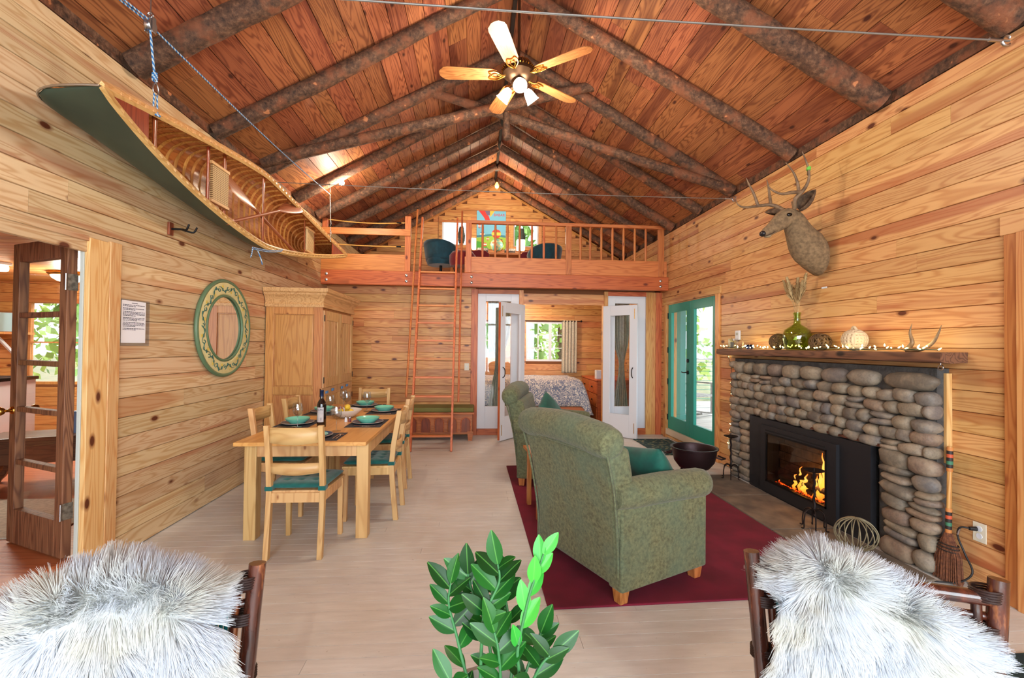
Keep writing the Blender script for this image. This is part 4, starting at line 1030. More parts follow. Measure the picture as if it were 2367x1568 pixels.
# ================================================================== small lamps
t = thing('spot_lamp', 'small bare bulb glowing on the left roof slope above the canoe', 'lamp', (-1.80, 6.10, 3.60))
MB().lathe([(0, 0), (.025, -.0), (.036, -.03), (.03, -.06), (0, -.075)], 16).build('bulb', plain('bulb_lit', (255, 246, 220), .4, emit=(255, 236, 190), es=40), t, smooth=60)
MB().tube([(0, 0, 0), (0, 0, .05)], .02, 10).build('socket', black_m, t, smooth=50); MB().tube([(0, 0, .05), (0, 0, roofz(-1.80)-3.60)], .008, 8).build('stem', black_m, t, smooth=50)
lamp('spot_light', 'POINT', (-1.76, 6.06, 3.45), 34, (1, .86, .66), .03)
t = thing('loft_pendant', 'caged filament bulb hanging from a plate at the loft ridge', 'lamp', (RX, 8.60, 4.50))
MB().box(-.16, .16, -.05, .05, .30, .335).build('ceiling_plate', bark_m, t); MB().lathe([(0, .30), (.06, .30), (.06, .28), (.02, .265), (0, .265)], 16).build('canopy', steel_m, t, smooth=50)
MB().tube([(0, 0, .27), (0, 0, .10)], .005, 6).build('cord', black_m, t, smooth=60)
MB().tube([(0, 0, .11), (0, 0, .05)], .02, 10).build('socket', brz, t, smooth=60)
MB().lathe([(.012, .05), (.03, .02), (.042, -.02), (.03, -.055), (0, -.07)], 16).build('bulb', plain('amber_bulb', (255, 190, 110), .2, emit=(255, 170, 80), es=6), t, smooth=60)
for i in range(6):
    a = i*PI/3; MB().tube([(.022*math.cos(a), .022*math.sin(a), .06), (.055*math.cos(a), .055*math.sin(a), -.01), (.045*math.cos(a), .045*math.sin(a), -.06), (0, 0, -.085)], .0025, 4).build('cage_wire', brz, t)
lamp('pendant_light', 'POINT', (RX, 8.55, 4.33), 26, (1, .78, .52), .06)
# ================================================================== mounted deer head
dfur = plain('deer_fur', (150, 124, 92), .95, col2=(112, 92, 68), scale=34, bump=.8, bscale=140, bdist=.006, detail=5); dlight = plain('deer_pale', (160, 142, 112), .95, bump=.6, bscale=120)
DO = Vector((3.04, 3.80, 2.28))
t = thing('deer_head', 'mounted antlered deer head on the wall above the mantel', 'deer head', DO)
t['label'] = 'mounted deer head with forked antlers on the wall above the mantel'
SPN = [((3.035, 3.82, 2.26), .150, .185, .0), ((2.98, 3.81, 2.29), .155, .19, .1), ((2.90, 3.80, 2.345), .14, .165, .45), ((2.845, 3.79, 2.41), .118, .135, .75), ((2.80, 3.78, 2.475), .098, .112, .85),
       ((2.77, 3.775, 2.535), .088, .098, .75), ((2.735, 3.77, 2.585), .084, .096, .35), ((2.69, 3.77, 2.598), .080, .092, -.1), ((2.645, 3.77, 2.575), .072, .082, -.45), ((2.60, 3.768, 2.535), .058, .068, -.6), ((2.555, 3.765, 2.50), .046, .055, -.65), ((2.515, 3.765, 2.472), .039, .047, -.62), ((2.482, 3.765, 2.452), .035, .040, -.55), ((2.462, 3.765, 2.442), .026, .028, -.5)]
rs = []
for i, (c, ry, rz_, tl) in enumerate(SPN):
    c = Vector(c)-DO; tg = (Vector(SPN[min(i+1, len(SPN)-1)][0])-Vector(SPN[max(i-1, 0)][0])).normalized()
    yv = Vector((0, 1, 0)); uv = tg.cross(yv).normalized()
    if uv.z < 0: uv = -uv
    if i < 2: uv = Vector((-.12*i, 0, 1)).normalized()
    rs.append([c+yv*(ry*math.cos(2*PI*k_/20))+uv*(rz_*math.sin(2*PI*k_/20)) for k_ in range(20)])
MB().rings(rs).build('head_and_neck', dfur, t, smooth=180, sub=1)
def R_(p): return tuple(Vector(p)-DO)
for s_ in (-1, 1):
    MB().ball(R_((2.662, 3.77+s_*.068, 2.60)), .020, 12, 8, (1.3, .7, .85)).build('eye', plain('deer_eye', (12, 10, 10), .1) if s_ < 0 else bpy.data.materials['deer_eye'], t, smooth=180)
    # cupped ear
    base = Vector(R_((2.735, 3.77+s_*.065, 2.655))); ax_ = Vector((.30, s_*.55, .55)).normalized() if s_ < 0 else Vector((-.55, .75, .22)).normalized()
    sd = ax_.cross(Vector((1, 0, 0))).normalized() if s_ < 0 else ax_.cross(Vector((0, 0, 1))).normalized(); fr_ = ax_.cross(sd)
    def ear(u, v):
        w_ = .074*math.sin(PI*min(1, .12+.88*v))**.7*(1-.35*v); a = PI*(u-.5)*1.25
        return tuple(base+ax_*(.19*v)+sd*(w_*math.sin(a))+fr_*(-w_*.7*math.cos(a)))
    MB().grid(ear, 11, 12).build('ear', plain('deer_ear', (112, 88, 66), .95, col2=(70, 52, 40), scale=30) if s_ < 0 else bpy.data.materials['deer_ear'], t, smooth=180, solid=.008)
MB().ball(R_((2.462, 3.765, 2.446)), .030, 14, 10, (.8, 1.1, .85)).build('nose', plain('deer_nose', (30, 28, 32), .35), t, smooth=180)
MB().tube(smoothpts([R_((2.462, 3.74, 2.418)), R_((2.50, 3.725, 2.430)), R_((2.545, 3.718, 2.455))]), .004, 6).build('mouth_line', plain('mouth_dark', (60, 46, 38), .8), t, smooth=60)
MB().ball(R_((2.505, 3.765, 2.428)), .026, 14, 10, (1.3, 1.0, .6)).build('chin', dlight, t, smooth=180)
ant = plain('antler_bone', (104, 80, 60), .55, col2=(140, 114, 86), scale=18, bump=.4, bscale=60)
def antler(beams):
    mb = MB()
    for pts, r0, r1 in beams:
        sp = smoothpts([R_(p) for p in pts], 5); m_ = len(sp)
        mb.tube(sp, [max(.0025, r0+(r1-r0)*(i/(m_-1))**1.3) for i in range(m_)], 8)
    return mb.build('antler', ant, t, smooth=60)
antler([([(2.72, 3.72, 2.66), (2.70, 3.68, 2.73), (2.736, 3.66, 2.779), (2.77, 3.645, 2.833), (2.784, 3.63, 2.90), (2.77, 3.62, 2.979), (2.735, 3.615, 3.057), (2.707, 3.61, 3.109)], .019, .003),
        ([(2.781, 3.632, 2.926), (2.796, 3.66, 3.006), (2.78, 3.68, 3.085)], .012, .003),
        ([(2.738, 3.66, 2.785), (2.646, 3.655, 2.776), (2.556, 3.65, 2.759), (2.473, 3.65, 2.786), (2.429, 3.65, 2.83)], .017, .003),
        ([(2.715, 3.66, 2.79), (2.701, 3.66, 2.87), (2.659, 3.655, 2.954), (2.59, 3.65, 3.028)], .014, .003), ([(2.71, 3.72, 2.68), (2.69, 3.715, 2.72)], .010, .003)])
antler([([(2.70, 3.82, 2.665), (2.665, 3.86, 2.715), (2.61, 3.89, 2.742), (2.512, 3.90, 2.732), (2.389, 3.90, 2.714), (2.323, 3.90, 2.733), (2.302, 3.90, 2.767)], .019, .003),
        ([(2.505, 3.90, 2.735), (2.468, 3.90, 2.836), (2.424, 3.90, 2.918), (2.395, 3.90, 2.98)], .014, .003), ([(2.621, 3.89, 2.742), (2.614, 3.9, 2.841), (2.603, 3.9, 2.911), (2.588, 3.9, 2.973)], .014, .003)])
MB().tube([R_((2.772, 3.622, 2.958)), R_((2.777, 3.622, 2.986))], .017, 10).build('green_tag', plain('tag_green', (110, 200, 80), .6), t, smooth=60)

# ================================================================== fireplace
def stonemat():
    m, nt, b = newmat('river_stone'); n = N(nt)
    v = n('ShaderNodeNewGeometry').outputs['Position']; rn = n('ShaderNodeObjectInfo').outputs['Random']
    a = n.noise(v, 70, 4, .7); p = n.noise(v, 9, 3, .6)
    base = n.ramp(rn, [(0, lin((96, 88, 80))), (.25, lin((130, 118, 100))), (.5, lin((150, 136, 116))), (.7, lin((112, 108, 106))), (.88, lin((138, 112, 92))), (1, lin((160, 148, 130)))])
    c = n.mix(n.ramp(a, [(.4, (0, 0, 0, 1)), (.7, (.5, .5, .5, 1))]), base, lin((84, 76, 70)))
    c = n.mix(n.ramp(p, [(.45, (0, 0, 0, 1)), (.7, (.4, .4, .4, 1))]), c, lin((196, 178, 150)))
    n.link(c, b.inputs['Base Color']); b.inputs['Roughness'].default_value = .65; n.bump(a, .5, .006, b); return m
stone_m = stonemat(); mortar = plain('mortar', (84, 82, 80), .95, col2=(62, 60, 60), scale=14, bump=.8, bscale=50, bdist=.01, coord='Object')
FP = thing('stone_fireplace', 'river stone fireplace surround with grey mortar on the right wall', 'fireplace', (2.99, 3.88, 0))
O5 = Vector((2.99, 3.88, 0))
mb = MB()
for b_ in ((2.975, XR-.001, 2.735, 3.16, 0, 1.33), (2.975, XR-.001, 4.66, 5.05, 0, 1.33), (2.975, XR-.001, 3.16, 4.66, .74, 1.33), (3.045, XR-.001, 3.16, 4.66, 0, .74)): mb.box(*b_)
mb.v = [tuple(Vector(p)-O5) for p in mb.v]; mb.build('mortar_backing', mortar, FP)
svar = []
for i in range(9):
    mb = MB(); m_, n_ = 9, 14; vs = []; ex_ = rnd.uniform(.62, .9)
    def sf(u, v, sd=i, e=ex_):
        th = 2*PI*u; ph = -PI/2+PI*v; c = math.cos(ph); s_ = math.sin(ph)
        pw = lambda q, k_: math.copysign(abs(q)**k_, q)
        x = pw(c, e)*pw(math.cos(th), e); y = pw(c, e)*pw(math.sin(th), e); z = pw(s_, e)
        k_ = 1+.16*ns((x, y, z), 1.1, sd)+.05*ns((x, y, z), 2.6, sd+3)
        return (x*k_, y*k_, z*k_)
    mb.grid(sf, n_, m_, cu=True); o = mb.build('stone', stone_m, smooth=180); svar.append(o.data); bpy.data.objects.remove(o)
def stone(y, z, ry, rz_, rx=.062, x=2.962, roll_=0):
    o = bpy.data.objects.new('stone', rnd.choice(svar)); COL.objects.link(o); o.parent = FP
    o.location = Vector((x, y, z))-O5; o.scale = (rx, ry, rz_); o.rotation_euler = (roll_, rnd.uniform(-.15, .15), rnd.choice((0, PI))+rnd.uniform(-.12, .12))
def row(y0, y1, z0, z1, wlo, whi, rx=.06):
    y = y1
    while y > y0+.02:
        w = min(rnd.uniform(wlo, whi), y-y0)
        if y-w-y0 < wlo*.5: w = y-y0
        h = (z1-z0)
        if rnd.random() < .22 and w > .14 and h > .07:
            for q in (0, 1): stone(y-w/2+rnd.uniform(-.01, .01), z0+h*(.25+.5*q), w*.5, h*.27, rx*.9, roll_=rnd.uniform(-.1, .1))
        else: stone(y-w/2, (z0+z1)/2+rnd.uniform(-.008, .008), w*.53, h*.55*rnd.uniform(.9, 1.05), rx*rnd.uniform(.85, 1.15), roll_=rnd.uniform(-.12, .12))
        y -= w
for w, c in ((.42, 2.90), (.27, 3.27), (.27, 3.55), (.25, 3.82), (.22, 4.07), (.21, 4.30), (.21, 4.52), (.18, 4.73), (.17, 4.91)): stone(c, 1.235, w*.50, .062, .066, roll_=rnd.uniform(-.04, .04))
stone(5.04, 1.26, .05, .04, .05)
z = 1.17
for i in range(5):
    h = (.085, .088, .095, .088, .078)[i]; row(2.72, 5.06, z-h, z, .10, .20); z -= h
z = .745
while z > .02:
    h = min(rnd.uniform(.088, .118), z); h = z if z-h < .04 else h
    row(2.71, 3.10+rnd.uniform(-.03, .02), z-h, z, .17, .26, .068); z -= h
z = .745
while z > .02:
    h = min(rnd.uniform(.07, .095), z); h = z if z-h < .035 else h
    row(4.70, 5.07, z-h, z, .14, .21, .055); z -= h
MB().box(-.07, -.02, -.80, .0, .745, .765).build('lintel_bar', plain('rusty_steel', (108, 62, 44), .7, .3, .3, 20), FP)
MB().box(.03, .069, -1.165, -1.146, .72, 1.30).build('edge_strip', pine_zp, FP)
# insert
INS = thing('fireplace_insert', 'black gas fireplace insert with a glass front and lit logs', 'fireplace insert', (2.93, 3.92, 0))
blk = plain('insert_black', (40, 40, 44), .5, .3, bump=.15, bscale=400, bdist=.001); blk2 = plain('firebox_dark', (38, 30, 26), .8)
mb = MB(); x0, x1 = -.015, .03
for b_ in ((-.75, -.44, 0, .735), (.50, .75, 0, .735), (-.44, .50, .67, .735), (-.44, .50, 0, .03)): mb.box(x0, x1, b_[0], b_[1], b_[2], b_[3])
mb.build('surround_panel', blk, INS)
mb = MB(); x0, x1 = -.045, .02
for b_ in ((-.46, -.345, .02, .68), (.415, .52, .02, .68), (-.345, .415, .60, .68), (-.345, .415, .02, .14)): mb.box(x0, x1, b_[0], b_[1], b_[2], b_[3])
mb.build('door_frame', blk, INS)
MB().box(-.0465, -.044, -.34, .44, .628, .640).build('vent_slot', plain('slot_black', (6, 6, 6), .9), INS)
for b_ in ((-.36, -.345, .13, .61), (.415, .43, .13, .61), (-.36, .43, .60, .615), (-.36, .43, .13, .145)): MB().box(-.05, -.04, *b_).build('glass_trim', plain('trim_black', (20, 20, 22), .3, .5) if 'trim_black' not in bpy.data.materials else bpy.data.materials['trim_black'], INS)
mb = MB()
for b_ in ((.106, .112, -.40, .46, .08, .64), (-.01, .112, -.40, -.39, .08, .64), (-.01, .112, .45, .46, .08, .64), (-.01, .112, -.40, .46, .08, .10), (-.01, .112, -.40, .46, .62, .64)): mb.box(*b_)
mb.build('firebox', blk2, INS)
brk = plain('fire_brick', (104, 82, 66), .9, var=.3, scale=20)
for j in range(5):
    for i in range(6):
        yy = -.39+.15*i+(.07 if j % 2 else 0); y1 = min(yy+.142, .45)
        if y1-yy > .03: MB().box(.098, .106, yy, y1, .18+.085*j, .18+.085*j+.078).build('fire_brick', brk, INS)
ember = bpy.data.materials.new('embers'); ember.use_nodes = True; n = N(ember.node_tree); b = ember.node_tree.nodes['Principled BSDF']
q = n.noise(n('ShaderNodeTexCoord').outputs['Object'], 45, 4, .7); b.inputs['Base Color'].default_value = lin((30, 16, 10))
n.link(n.ramp(q, [(.46, (0, 0, 0, 1)), (.58, lin((255, 70, 10))), (.7, lin((255, 190, 60)))]), b.inputs['Emission Color']); b.inputs['Emission Strength'].default_value = 4
mb = MB()
for i in range(150): mb.ball((rnd.uniform(.0, .09), rnd.uniform(-.33, .36), .105+rnd.uniform(0, .045)), rnd.uniform(.009, .02), 6, 4)
o = mb.build('ember_bed', ember, INS); o['kind'] = 'stuff'
charlog = plain('charred_log', (58, 38, 28), .9, col2=(26, 18, 16), scale=12, bump=.8, bscale=40, bdist=.01)
for a_, b_, r in (((.06, -.30, .17), (.05, .32, .165), .035), ((.03, -.28, .24), (.08, .22, .20), .03), ((.02, .30, .22), (.08, -.12, .30), .025), ((.04, -.05, .30), (.06, .28, .19), .022)):
    log('fire_log', INS, a_, b_, r, r*.85, int(r*900), n=10, m=10, bow=.01, mat=charlog)
flm = bpy.data.materials.new('flame'); flm.use_nodes = True; nt = flm.node_tree; n = N(nt); nt.nodes.remove(nt.nodes['Principled BSDF'])
tc = n('ShaderNodeTexCoord').outputs['Generated']; sx = n('ShaderNodeSeparateXYZ'); n.link(tc, sx.inputs[0])
em = n('ShaderNodeEmission'); n.link(n.ramp(sx.outputs[2], [(0, lin((255, 110, 20))), (.35, lin((255, 190, 70))), (.75, lin((255, 200, 100))), (1, lin((255, 120, 30)))]), em.inputs[0]); em.inputs[1].default_value = 3.2
tr_ = n('ShaderNodeBsdfTransparent'); lw = n('ShaderNodeLayerWeight'); lw.inputs[0].default_value = .35
mx = n('ShaderNodeMixShader'); n.link(n.math('MULTIPLY_ADD', lw.outputs['Facing'], .75), mx.inputs[0])
for nd in nt.nodes:
    if nd.type == 'MATH': nd.inputs[2].default_value = .12
n.link(em.outputs[0], mx.inputs[1]); n.link(tr_.outputs[0], mx.inputs[2]); n.link(mx.outputs[0], nt.nodes['Material Output'].inputs[0])
for y, h, r in ((-.26, .36, .032), (-.20, .27, .035), (-.30, .24, .028), (-.14, .20, .025), (-.02, .19, .028), (.05, .24, .022), (.12, .15, .026), (-.23, .42, .02), (.0, .14, .03), (-.33, .17, .02)):
    ph = rnd.uniform(0, 6); mb = MB()
    mb.tube([(.035+.015*math.sin(i*.8+ph), y+.03*math.sin(i*.75+ph)*i/10+.012*math.sin(i*1.9+ph), .14+h*i/10) for i in range(11)], [r*(.55+.45*math.sin(min(1, i/3.5)*PI/2))*(1-i/10.2)**.75+.001 for i in range(11)], 10, flat=.6)
    mb.build('flame', flm, INS, smooth=180)
MB().box(-.043, -.040, -.348, .418, .138, .604).build('glass_front', glassmat('fire_glass', (225, 215, 205), refl=.03), INS)
lamp('fire_light', 'POINT', (2.93, 3.72, .30), 5, (1, .5, .16), .05)
# hearth, rug
hs_m = plain('hearth_slate', (126, 112, 96), .75, col2=(92, 82, 74), scale=5, bump=.5, bscale=14, bdist=.01, coord='Object')
HS = thing('hearth', 'grey brown flagstone hearth set in the floor before the fire', 'hearth', (2.64, 3.85, 0))
for y0, y1 in ((-1.2, -.40), (-.39, .42), (.43, 1.12)): MB().box(-.295, .24, y0, y1, 0, .018).build('flagstone', hs_m, HS, bevel=.005)
rugm = plain('burgundy_rug', (122, 18, 48), .95, col2=(100, 12, 38), scale=3.5, bump=.6, bscale=420, bdist=.004)
mb = MB(); mb.add([(.405, 2.49, 0), (2.345, 2.545, 0), (2.325, 5.51, 0), (.365, 5.46, 0), (.405, 2.49, .013), (2.345, 2.545, .013), (2.325, 5.51, .013), (.365, 5.46, .013)], [(0, 3, 2, 1), (4, 5, 6, 7), (0, 1, 5, 4), (1, 2, 6, 5), (2, 3, 7, 6), (3, 0, 4, 7)])
tag(mb.build('area_rug', rugm, bevel=.006), 'large burgundy rug under the green armchairs', 'rug')
# ================================================================== mantel and what stands on it
mant = wood('old_mantel', 1, (128, 84, 60), (78, 48, 36), (40, 24, 20), grain=24, rough=.6, bump=.6)
ny = 60; rs = []
for i in range(ny+1):
    y = 2.62+2.66*i/ny; e = .010*ns((0, y*2.2, 0), 1, 4); f_2 = .012*ns((0, y*1.6, 3), 1, 8)
    rs.append([(2.875+f_2, y, 1.375+e), (2.87+f_2, y, 1.40), (2.876+f_2, y, 1.435), (2.95, y, 1.437), (3.058, y, 1.437), (3.058, y, 1.372), (2.95, y, 1.366)])
mb = MB(); mb.rings(rs); mb.v = [tuple(Vector(p)-Vector((2.95, 3.95, 1.37))) for p in mb.v]
MT = thing('mantel_shelf', 'rough dark timber mantel shelf over the stone fireplace', 'shelf', (2.95, 3.95, 1.37)); mb.build('timber', mant, MT, smooth=30)
MB().tube(arc((-.02, -1.28, -.03), .016, 0, 2*PI, 12, 'yz'), .004, 6).build('hook_ring', steel_m, MT, smooth=60); MB().tube([(-.02, -1.28, .0), (-.02, -1.28, -.016)], .004, 6).build('hook_stem', steel_m, MT, smooth=60)
MZ = 1.438
vine = plain('vine_brown', (120, 92, 58), .8, col2=(84, 62, 40), scale=30); 
def vineball(loc, r, sc, label, seed):
    t = thing('wicker_ball', label, 'ornament', loc); q = random.Random(seed); mb = MB()
    for i in range(30):
        ax_ = Vector((q.gauss(0, 1), q.gauss(0, 1), q.gauss(0, 1))).normalized(); u = ax_.orthogonal().normalized(); w = ax_.cross(u); o_ = q.uniform(-.55, .55); rr = math.sqrt(1-o_*o_)
        mb.tube([tuple(((u*math.cos(2*PI*k_/28)+w*math.sin(2*PI*k_/28))*rr+ax_*o_+Vector((0, 0, 1.0)))*r) for k_ in range(28)], .0042, 5, closed=True)
    o = mb.build('woven_vine', vine, t, smooth=60); o.scale = sc; return t
vineball((2.955, 4.27, MZ), .078, (1, 1, 1), 'round woven vine ball left of the green vase', 3)
vineball((2.955, 3.72, MZ), .078, (1, 1.18, .92), 'egg shaped woven vine ball right of the green vase', 5)
def gglass(name, col, rough=.03):
    m, nt, b = newmat(name); b.inputs['Base Color'].default_value = lin(col); b.inputs['Transmission Weight'].default_value = 1; b.inputs['Roughness'].default_value = rough; b.inputs['IOR'].default_value = 1.12; return m
t = thing('demijohn_vase', 'green glass demijohn bottle on the mantel holding dried grass', 'vase', (2.945, 3.99, MZ))
MB().lathe([(0, .0), (.085, 0), (.10, .02), (.115, .09), (.118, .14), (.10, .185), (.06, .215), (.032, .235), (.027, .27), (.027, .325), (.033, .33), (.033, .345), (.026, .347), (.022, .32), (.022, .24), (.055, .21), (.095, .178), (.112, .135), (.108, .085), (.093, .025), (.08, .006), (0, .006)], 32).build('glass_body', glassmat('green_glass', (226, 240, 186), refl=.09), t, smooth=60)
t = thing('dried_grass', 'bunch of dried pampas grass plumes in the green vase', 'dried grass', (2.945, 3.99, MZ+.34))
pl_m = plain('pampas', (206, 178, 130), .95, col2=(176, 146, 100), scale=40)
for i, (dy, dx_, h) in enumerate(((.15, -.02, .31), (.08, -.04, .33), (.11, .03, .26), (.02, .0, .24), (-.05, -.03, .30), (-.10, .01, .34), (-.12, -.04, .27), (.05, .04, .20))):
    tip = Vector((dx_, dy, h)); st = MB().tube(smoothpts([(dx_*.1, dy*.06, -.08), tuple(tip*.35), tuple(tip*.75), tuple(tip)]), .002, 5).build('stem', pl_m, t)
    mb = MB(); dirn = tip.normalized()
    for k_ in range(260):
        u = rnd.random(); p = tip*(.38+.62*u); sw = rnd.uniform(0, 2*PI); o_ = Vector((math.cos(sw), math.sin(sw), 0)); ln = .075*(1-.6*u)
        q = p+dirn*ln*.9+o_*ln*.42; sd = o_.cross(dirn)*.004
        mb.add([p-sd, p+sd, q+sd*.4, q-sd*.4], [(0, 1, 2, 3)])
    o = mb.build('plume', pl_m, st); o['kind'] = 'stuff'
t = thing('rope_knot_ball', 'large cream rope knot ornament on the mantel', 'ornament', (2.955, 3.36, MZ)); ropec = plain('cream_rope', (214, 192, 158), .9, bump=.6, bscale=140)
c0 = Vector((0, 0, .085))
for A_, B_, Cc in ((Vector((1, 0, 0)), Vector((0, 1, 0)), Vector((0, 0, 1))), (Vector((0, 1, 0)), Vector((0, 0, 1)), Vector((1, 0, 0))), (Vector((0, 0, 1)), Vector((1, 0, 0)), Vector((0, 1, 0)))):
    for j in range(5):
        off = (-.048+.024*j); rr = math.sqrt(max(.001, .075**2-off*off*.8))
        MB().tube([tuple(c0+A_*rr*math.cos(2*PI*k_/24)+B_*rr*math.sin(2*PI*k_/24)+Cc*off) for k_ in range(24)], .0125, 7, closed=True).build('rope_turn', ropec, t, smooth=60)
MB().tube(smoothpts([(0, .0, .15), (0, .02, .175), (0, .0, .185), (0, -.02, .16)]), .011, 7).build('rope_end', ropec, t, smooth=60)
def shed(loc, pts, label, r=.016):
    t = thing('shed_antler', label, 'antler', loc); mb = MB()
    for P_ in pts: sp = smoothpts(P_, 5); mb.tube(sp, [max(.002, r*(1-(i/(len(sp)-1))**1.5)) for i in range(len(sp))], 8)
    mb.build('antler_beam', ant, t, smooth=60)
shed((2.93, 2.88, MZ), [[(0, .02, .012), (0, -.02, .06), (0, -.005, .13), (0, -.02, .19)], [(0, .02, .012), (-.01, -.09, .016), (0, -.16, .06), (0, -.20, .13), (0, -.215, .17)]], 'large forked shed antler at the fire side end of the mantel')
shed((2.90, 4.90, MZ), [[(0, -.10, .008), (0, -.02, .02), (0, .05, .07), (0, .10, .13)], [(0, -.11, .008), (0, -.125, .07), (0, -.12, .11)]], 'thin shed antler at the door end of the mantel', .010)
cob = gglass('cobalt_glass', (40, 60, 190))
for y, nb in ((4.70, 'nearer the thin antler'), (4.64, 'nearer the round vine ball')): tag(MB().ball((2.91, y, MZ+.026), .026, 16, 10).build('glass_ball', cob, smooth=180), 'small cobalt blue glass ball on the mantel '+nb, 'ornament', 'blue glass balls on the mantel')
# string lights
SL = thing('string_lights', 'green wired string of small warm lights along the mantel', 'string lights', (2.915, 3.8, MZ))
wire_m = plain('green_wire', (24, 46, 30), .6); bulb_m = plain('fairy_bulb', (255, 240, 190), .3, emit=(255, 232, 150), es=7)
pts = []
for i in range(140):
    u = i/139; pts.append((.012*math.sin(i*1.3)+.02*ns((i*.2, 0, 0), 1, 2)-.02, 1.12-2.26*u+.03*math.sin(i*.9), .010+.012*abs(ns((i*.3, 4, 0), 1, 3))))
MB().tube(pts, .0028, 5).build('wire', wire_m, SL, smooth=60)
dn_ = [(-.02, 1.12, .02), (-.03, 1.36, .012), (.06, 1.50, .0), (.125, 1.49, -.12), (.13, 1.44, -.3), (.13, 1.46, -.55), (.13, 1.43, -.8), (.13, 1.47, -1.0), (.128, 1.50, -1.15)]
dsm = smoothpts(dn_, 8); MB().tube(dsm, .003, 5).build('wire', wire_m, SL, smooth=60)
bmesh_ = MB().lathe([(0, -.004), (.0042, 0), (.0048, .008), (.002, .018), (0, .02)], 8).build('bulb', bulb_m, SL, smooth=60); bmesh_.location = (0, 0, .02)
bases = pts[2::2]+dsm[4::4]
for i, p in enumerate(bases):
    c = bmesh_.copy(); COL.objects.link(c); c.parent = SL; c.location = (p[0]-.012*(i % 2), p[1]+rnd.uniform(-.01, .01), p[2]+rnd.uniform(.0, .022)); c.rotation_euler = (rnd.uniform(-1.2, 1.2), rnd.uniform(-1.2, 1.2), 0)
for y in (4.75, 4.5, 3.5, 3.1, 2.75): lamp('string_glow', 'POINT', (2.90, y, MZ+.06), .7, (1, .85, .45), .05)
t = thing('photo_block', 'small clear photo frame by the thermostat on the mantel end', 'frame', (2.96, 5.06, MZ)); MB().box(-.008, .008, -.08, .10, .0, .12).build('clear_block', glassmat('acrylic', (245, 248, 250), refl=.1), t); MB().box(-.009, -.0085, -.02, .05, .02, .08).build('photo', plain('photo_print', (90, 96, 100), .5), t)
t = thing('thermostat', 'white wall thermostat above the mantel end', 'thermostat', (XR-.012, 5.12, 1.60)); MB().box(-.012, .0115, -.04, .04, -.055, .055).build('case', white_m, t, bevel=.004); MB().box(-.0135, -.012, -.022, .022, .0, .03).build('display', plain('lcd', (170, 178, 168), .3), t)
tag(MB().box(XR-.004, XR-.0005, 3.77, 3.83, 1.985, 2.0).build('small_card', white_m), 'tiny white card stuck on the wall below the deer', 'card')
# ================================================================== hearth tools, cauldron, outlet
iron = plain('wrought_iron', (44, 34, 32), .6, .7, bump=.4, bscale=60)
def candle(loc, label):
    t = thing('iron_candle_stand', label, 'candle stand', loc)
    MB().lathe([(0, .44), (.03, .442), (.07, .458), (.075, .464), (.03, .452), (0, .45)], 20).build('drip_pan', iron, t, smooth=50)
    MB().lathe([(0, .45), (.006, .45), (0, .50)], 8).build('pricket', iron, t)
    MB().tube([(.004*math.cos(i), .004*math.sin(i), .10+.345*i/24) for i in range(25)], .0105, 6).build('twisted_stem', iron, t)
    for i in range(6):
        a = i*PI/3; MB().tube(smoothpts([(0, 0, .11), (.03*math.cos(a), .03*math.sin(a), .15), (.07*math.cos(a), .07*math.sin(a), .13), (.085*math.cos(a), .085*math.sin(a), .06), (.085*math.cos(a), .085*math.sin(a), .006), (.105*math.cos(a), .105*math.sin(a), .006)], 4), .005, 6).build('foot', iron, t, smooth=60)
candle((2.80, 4.83, .018), 'iron pricket candle stand by the door side of the fireplace'); candle((2.70, 3.46, .018), 'iron pricket candle stand before the fire glass')
wm = plain('pale_wire', (150, 140, 112), .6, .4)
t = thing('wire_ball', 'loose pale wire ball on the hearth', 'ornament', (2.72, 3.08, .018))
for i in range(9): a = PI*i/9; MB().tube([(.13*math.cos(a)*math.cos(2*PI*k_/28), .13*math.sin(a)*math.cos(2*PI*k_/28), .112+.112*math.sin(2*PI*k_/28)) for k_ in range(28)], .0035, 5, closed=True).build('wire_hoop', wm, t, smooth=60)
t = thing('cauldron', 'big cast iron cauldron with loop handles near the teal door', 'cauldron', (2.455, 4.98, .0185)); t.scale = (.86, .86, .86); cast = plain('cast_iron', (62, 46, 48), .42, .7, bump=.4, bscale=24, bdist=.004)
R0 = .285
MB().lathe([(0, .05), (.10, .055), (.19, .10), (.25, .18), (R0-.012, .28), (R0-.005, .34), (R0+.012, .345), (R0+.014, .362), (R0-.012, .36), (R0-.022, .34), (R0-.03, .28), (.235, .19), (.18, .12), (.09, .075), (0, .07)], 36).build('bowl', cast, t, smooth=50)
for s_ in (-1, 1):
    h = MB(); a = math.radians(-35) if s_ > 0 else math.radians(145); c, q = math.cos(a), math.sin(a)
    P_ = [(R0-.01, -.06, .27), (R0+.05, -.055, .25), (R0+.085, 0, .255), (R0+.05, .055, .25), (R0-.01, .06, .27)]
    MB().tube([(x*c-y*q, x*q+y*c, z) for x, y, z in P_], .011, 8).build('loop_handle', cast, t, smooth=50)
for i in range(3): a = i*2.094+.4; MB().tube([(.15*math.cos(a), .15*math.sin(a), .09), (.16*math.cos(a), .16*math.sin(a), 0)], [.02, .014], 8).build('foot', cast, t, smooth=50)
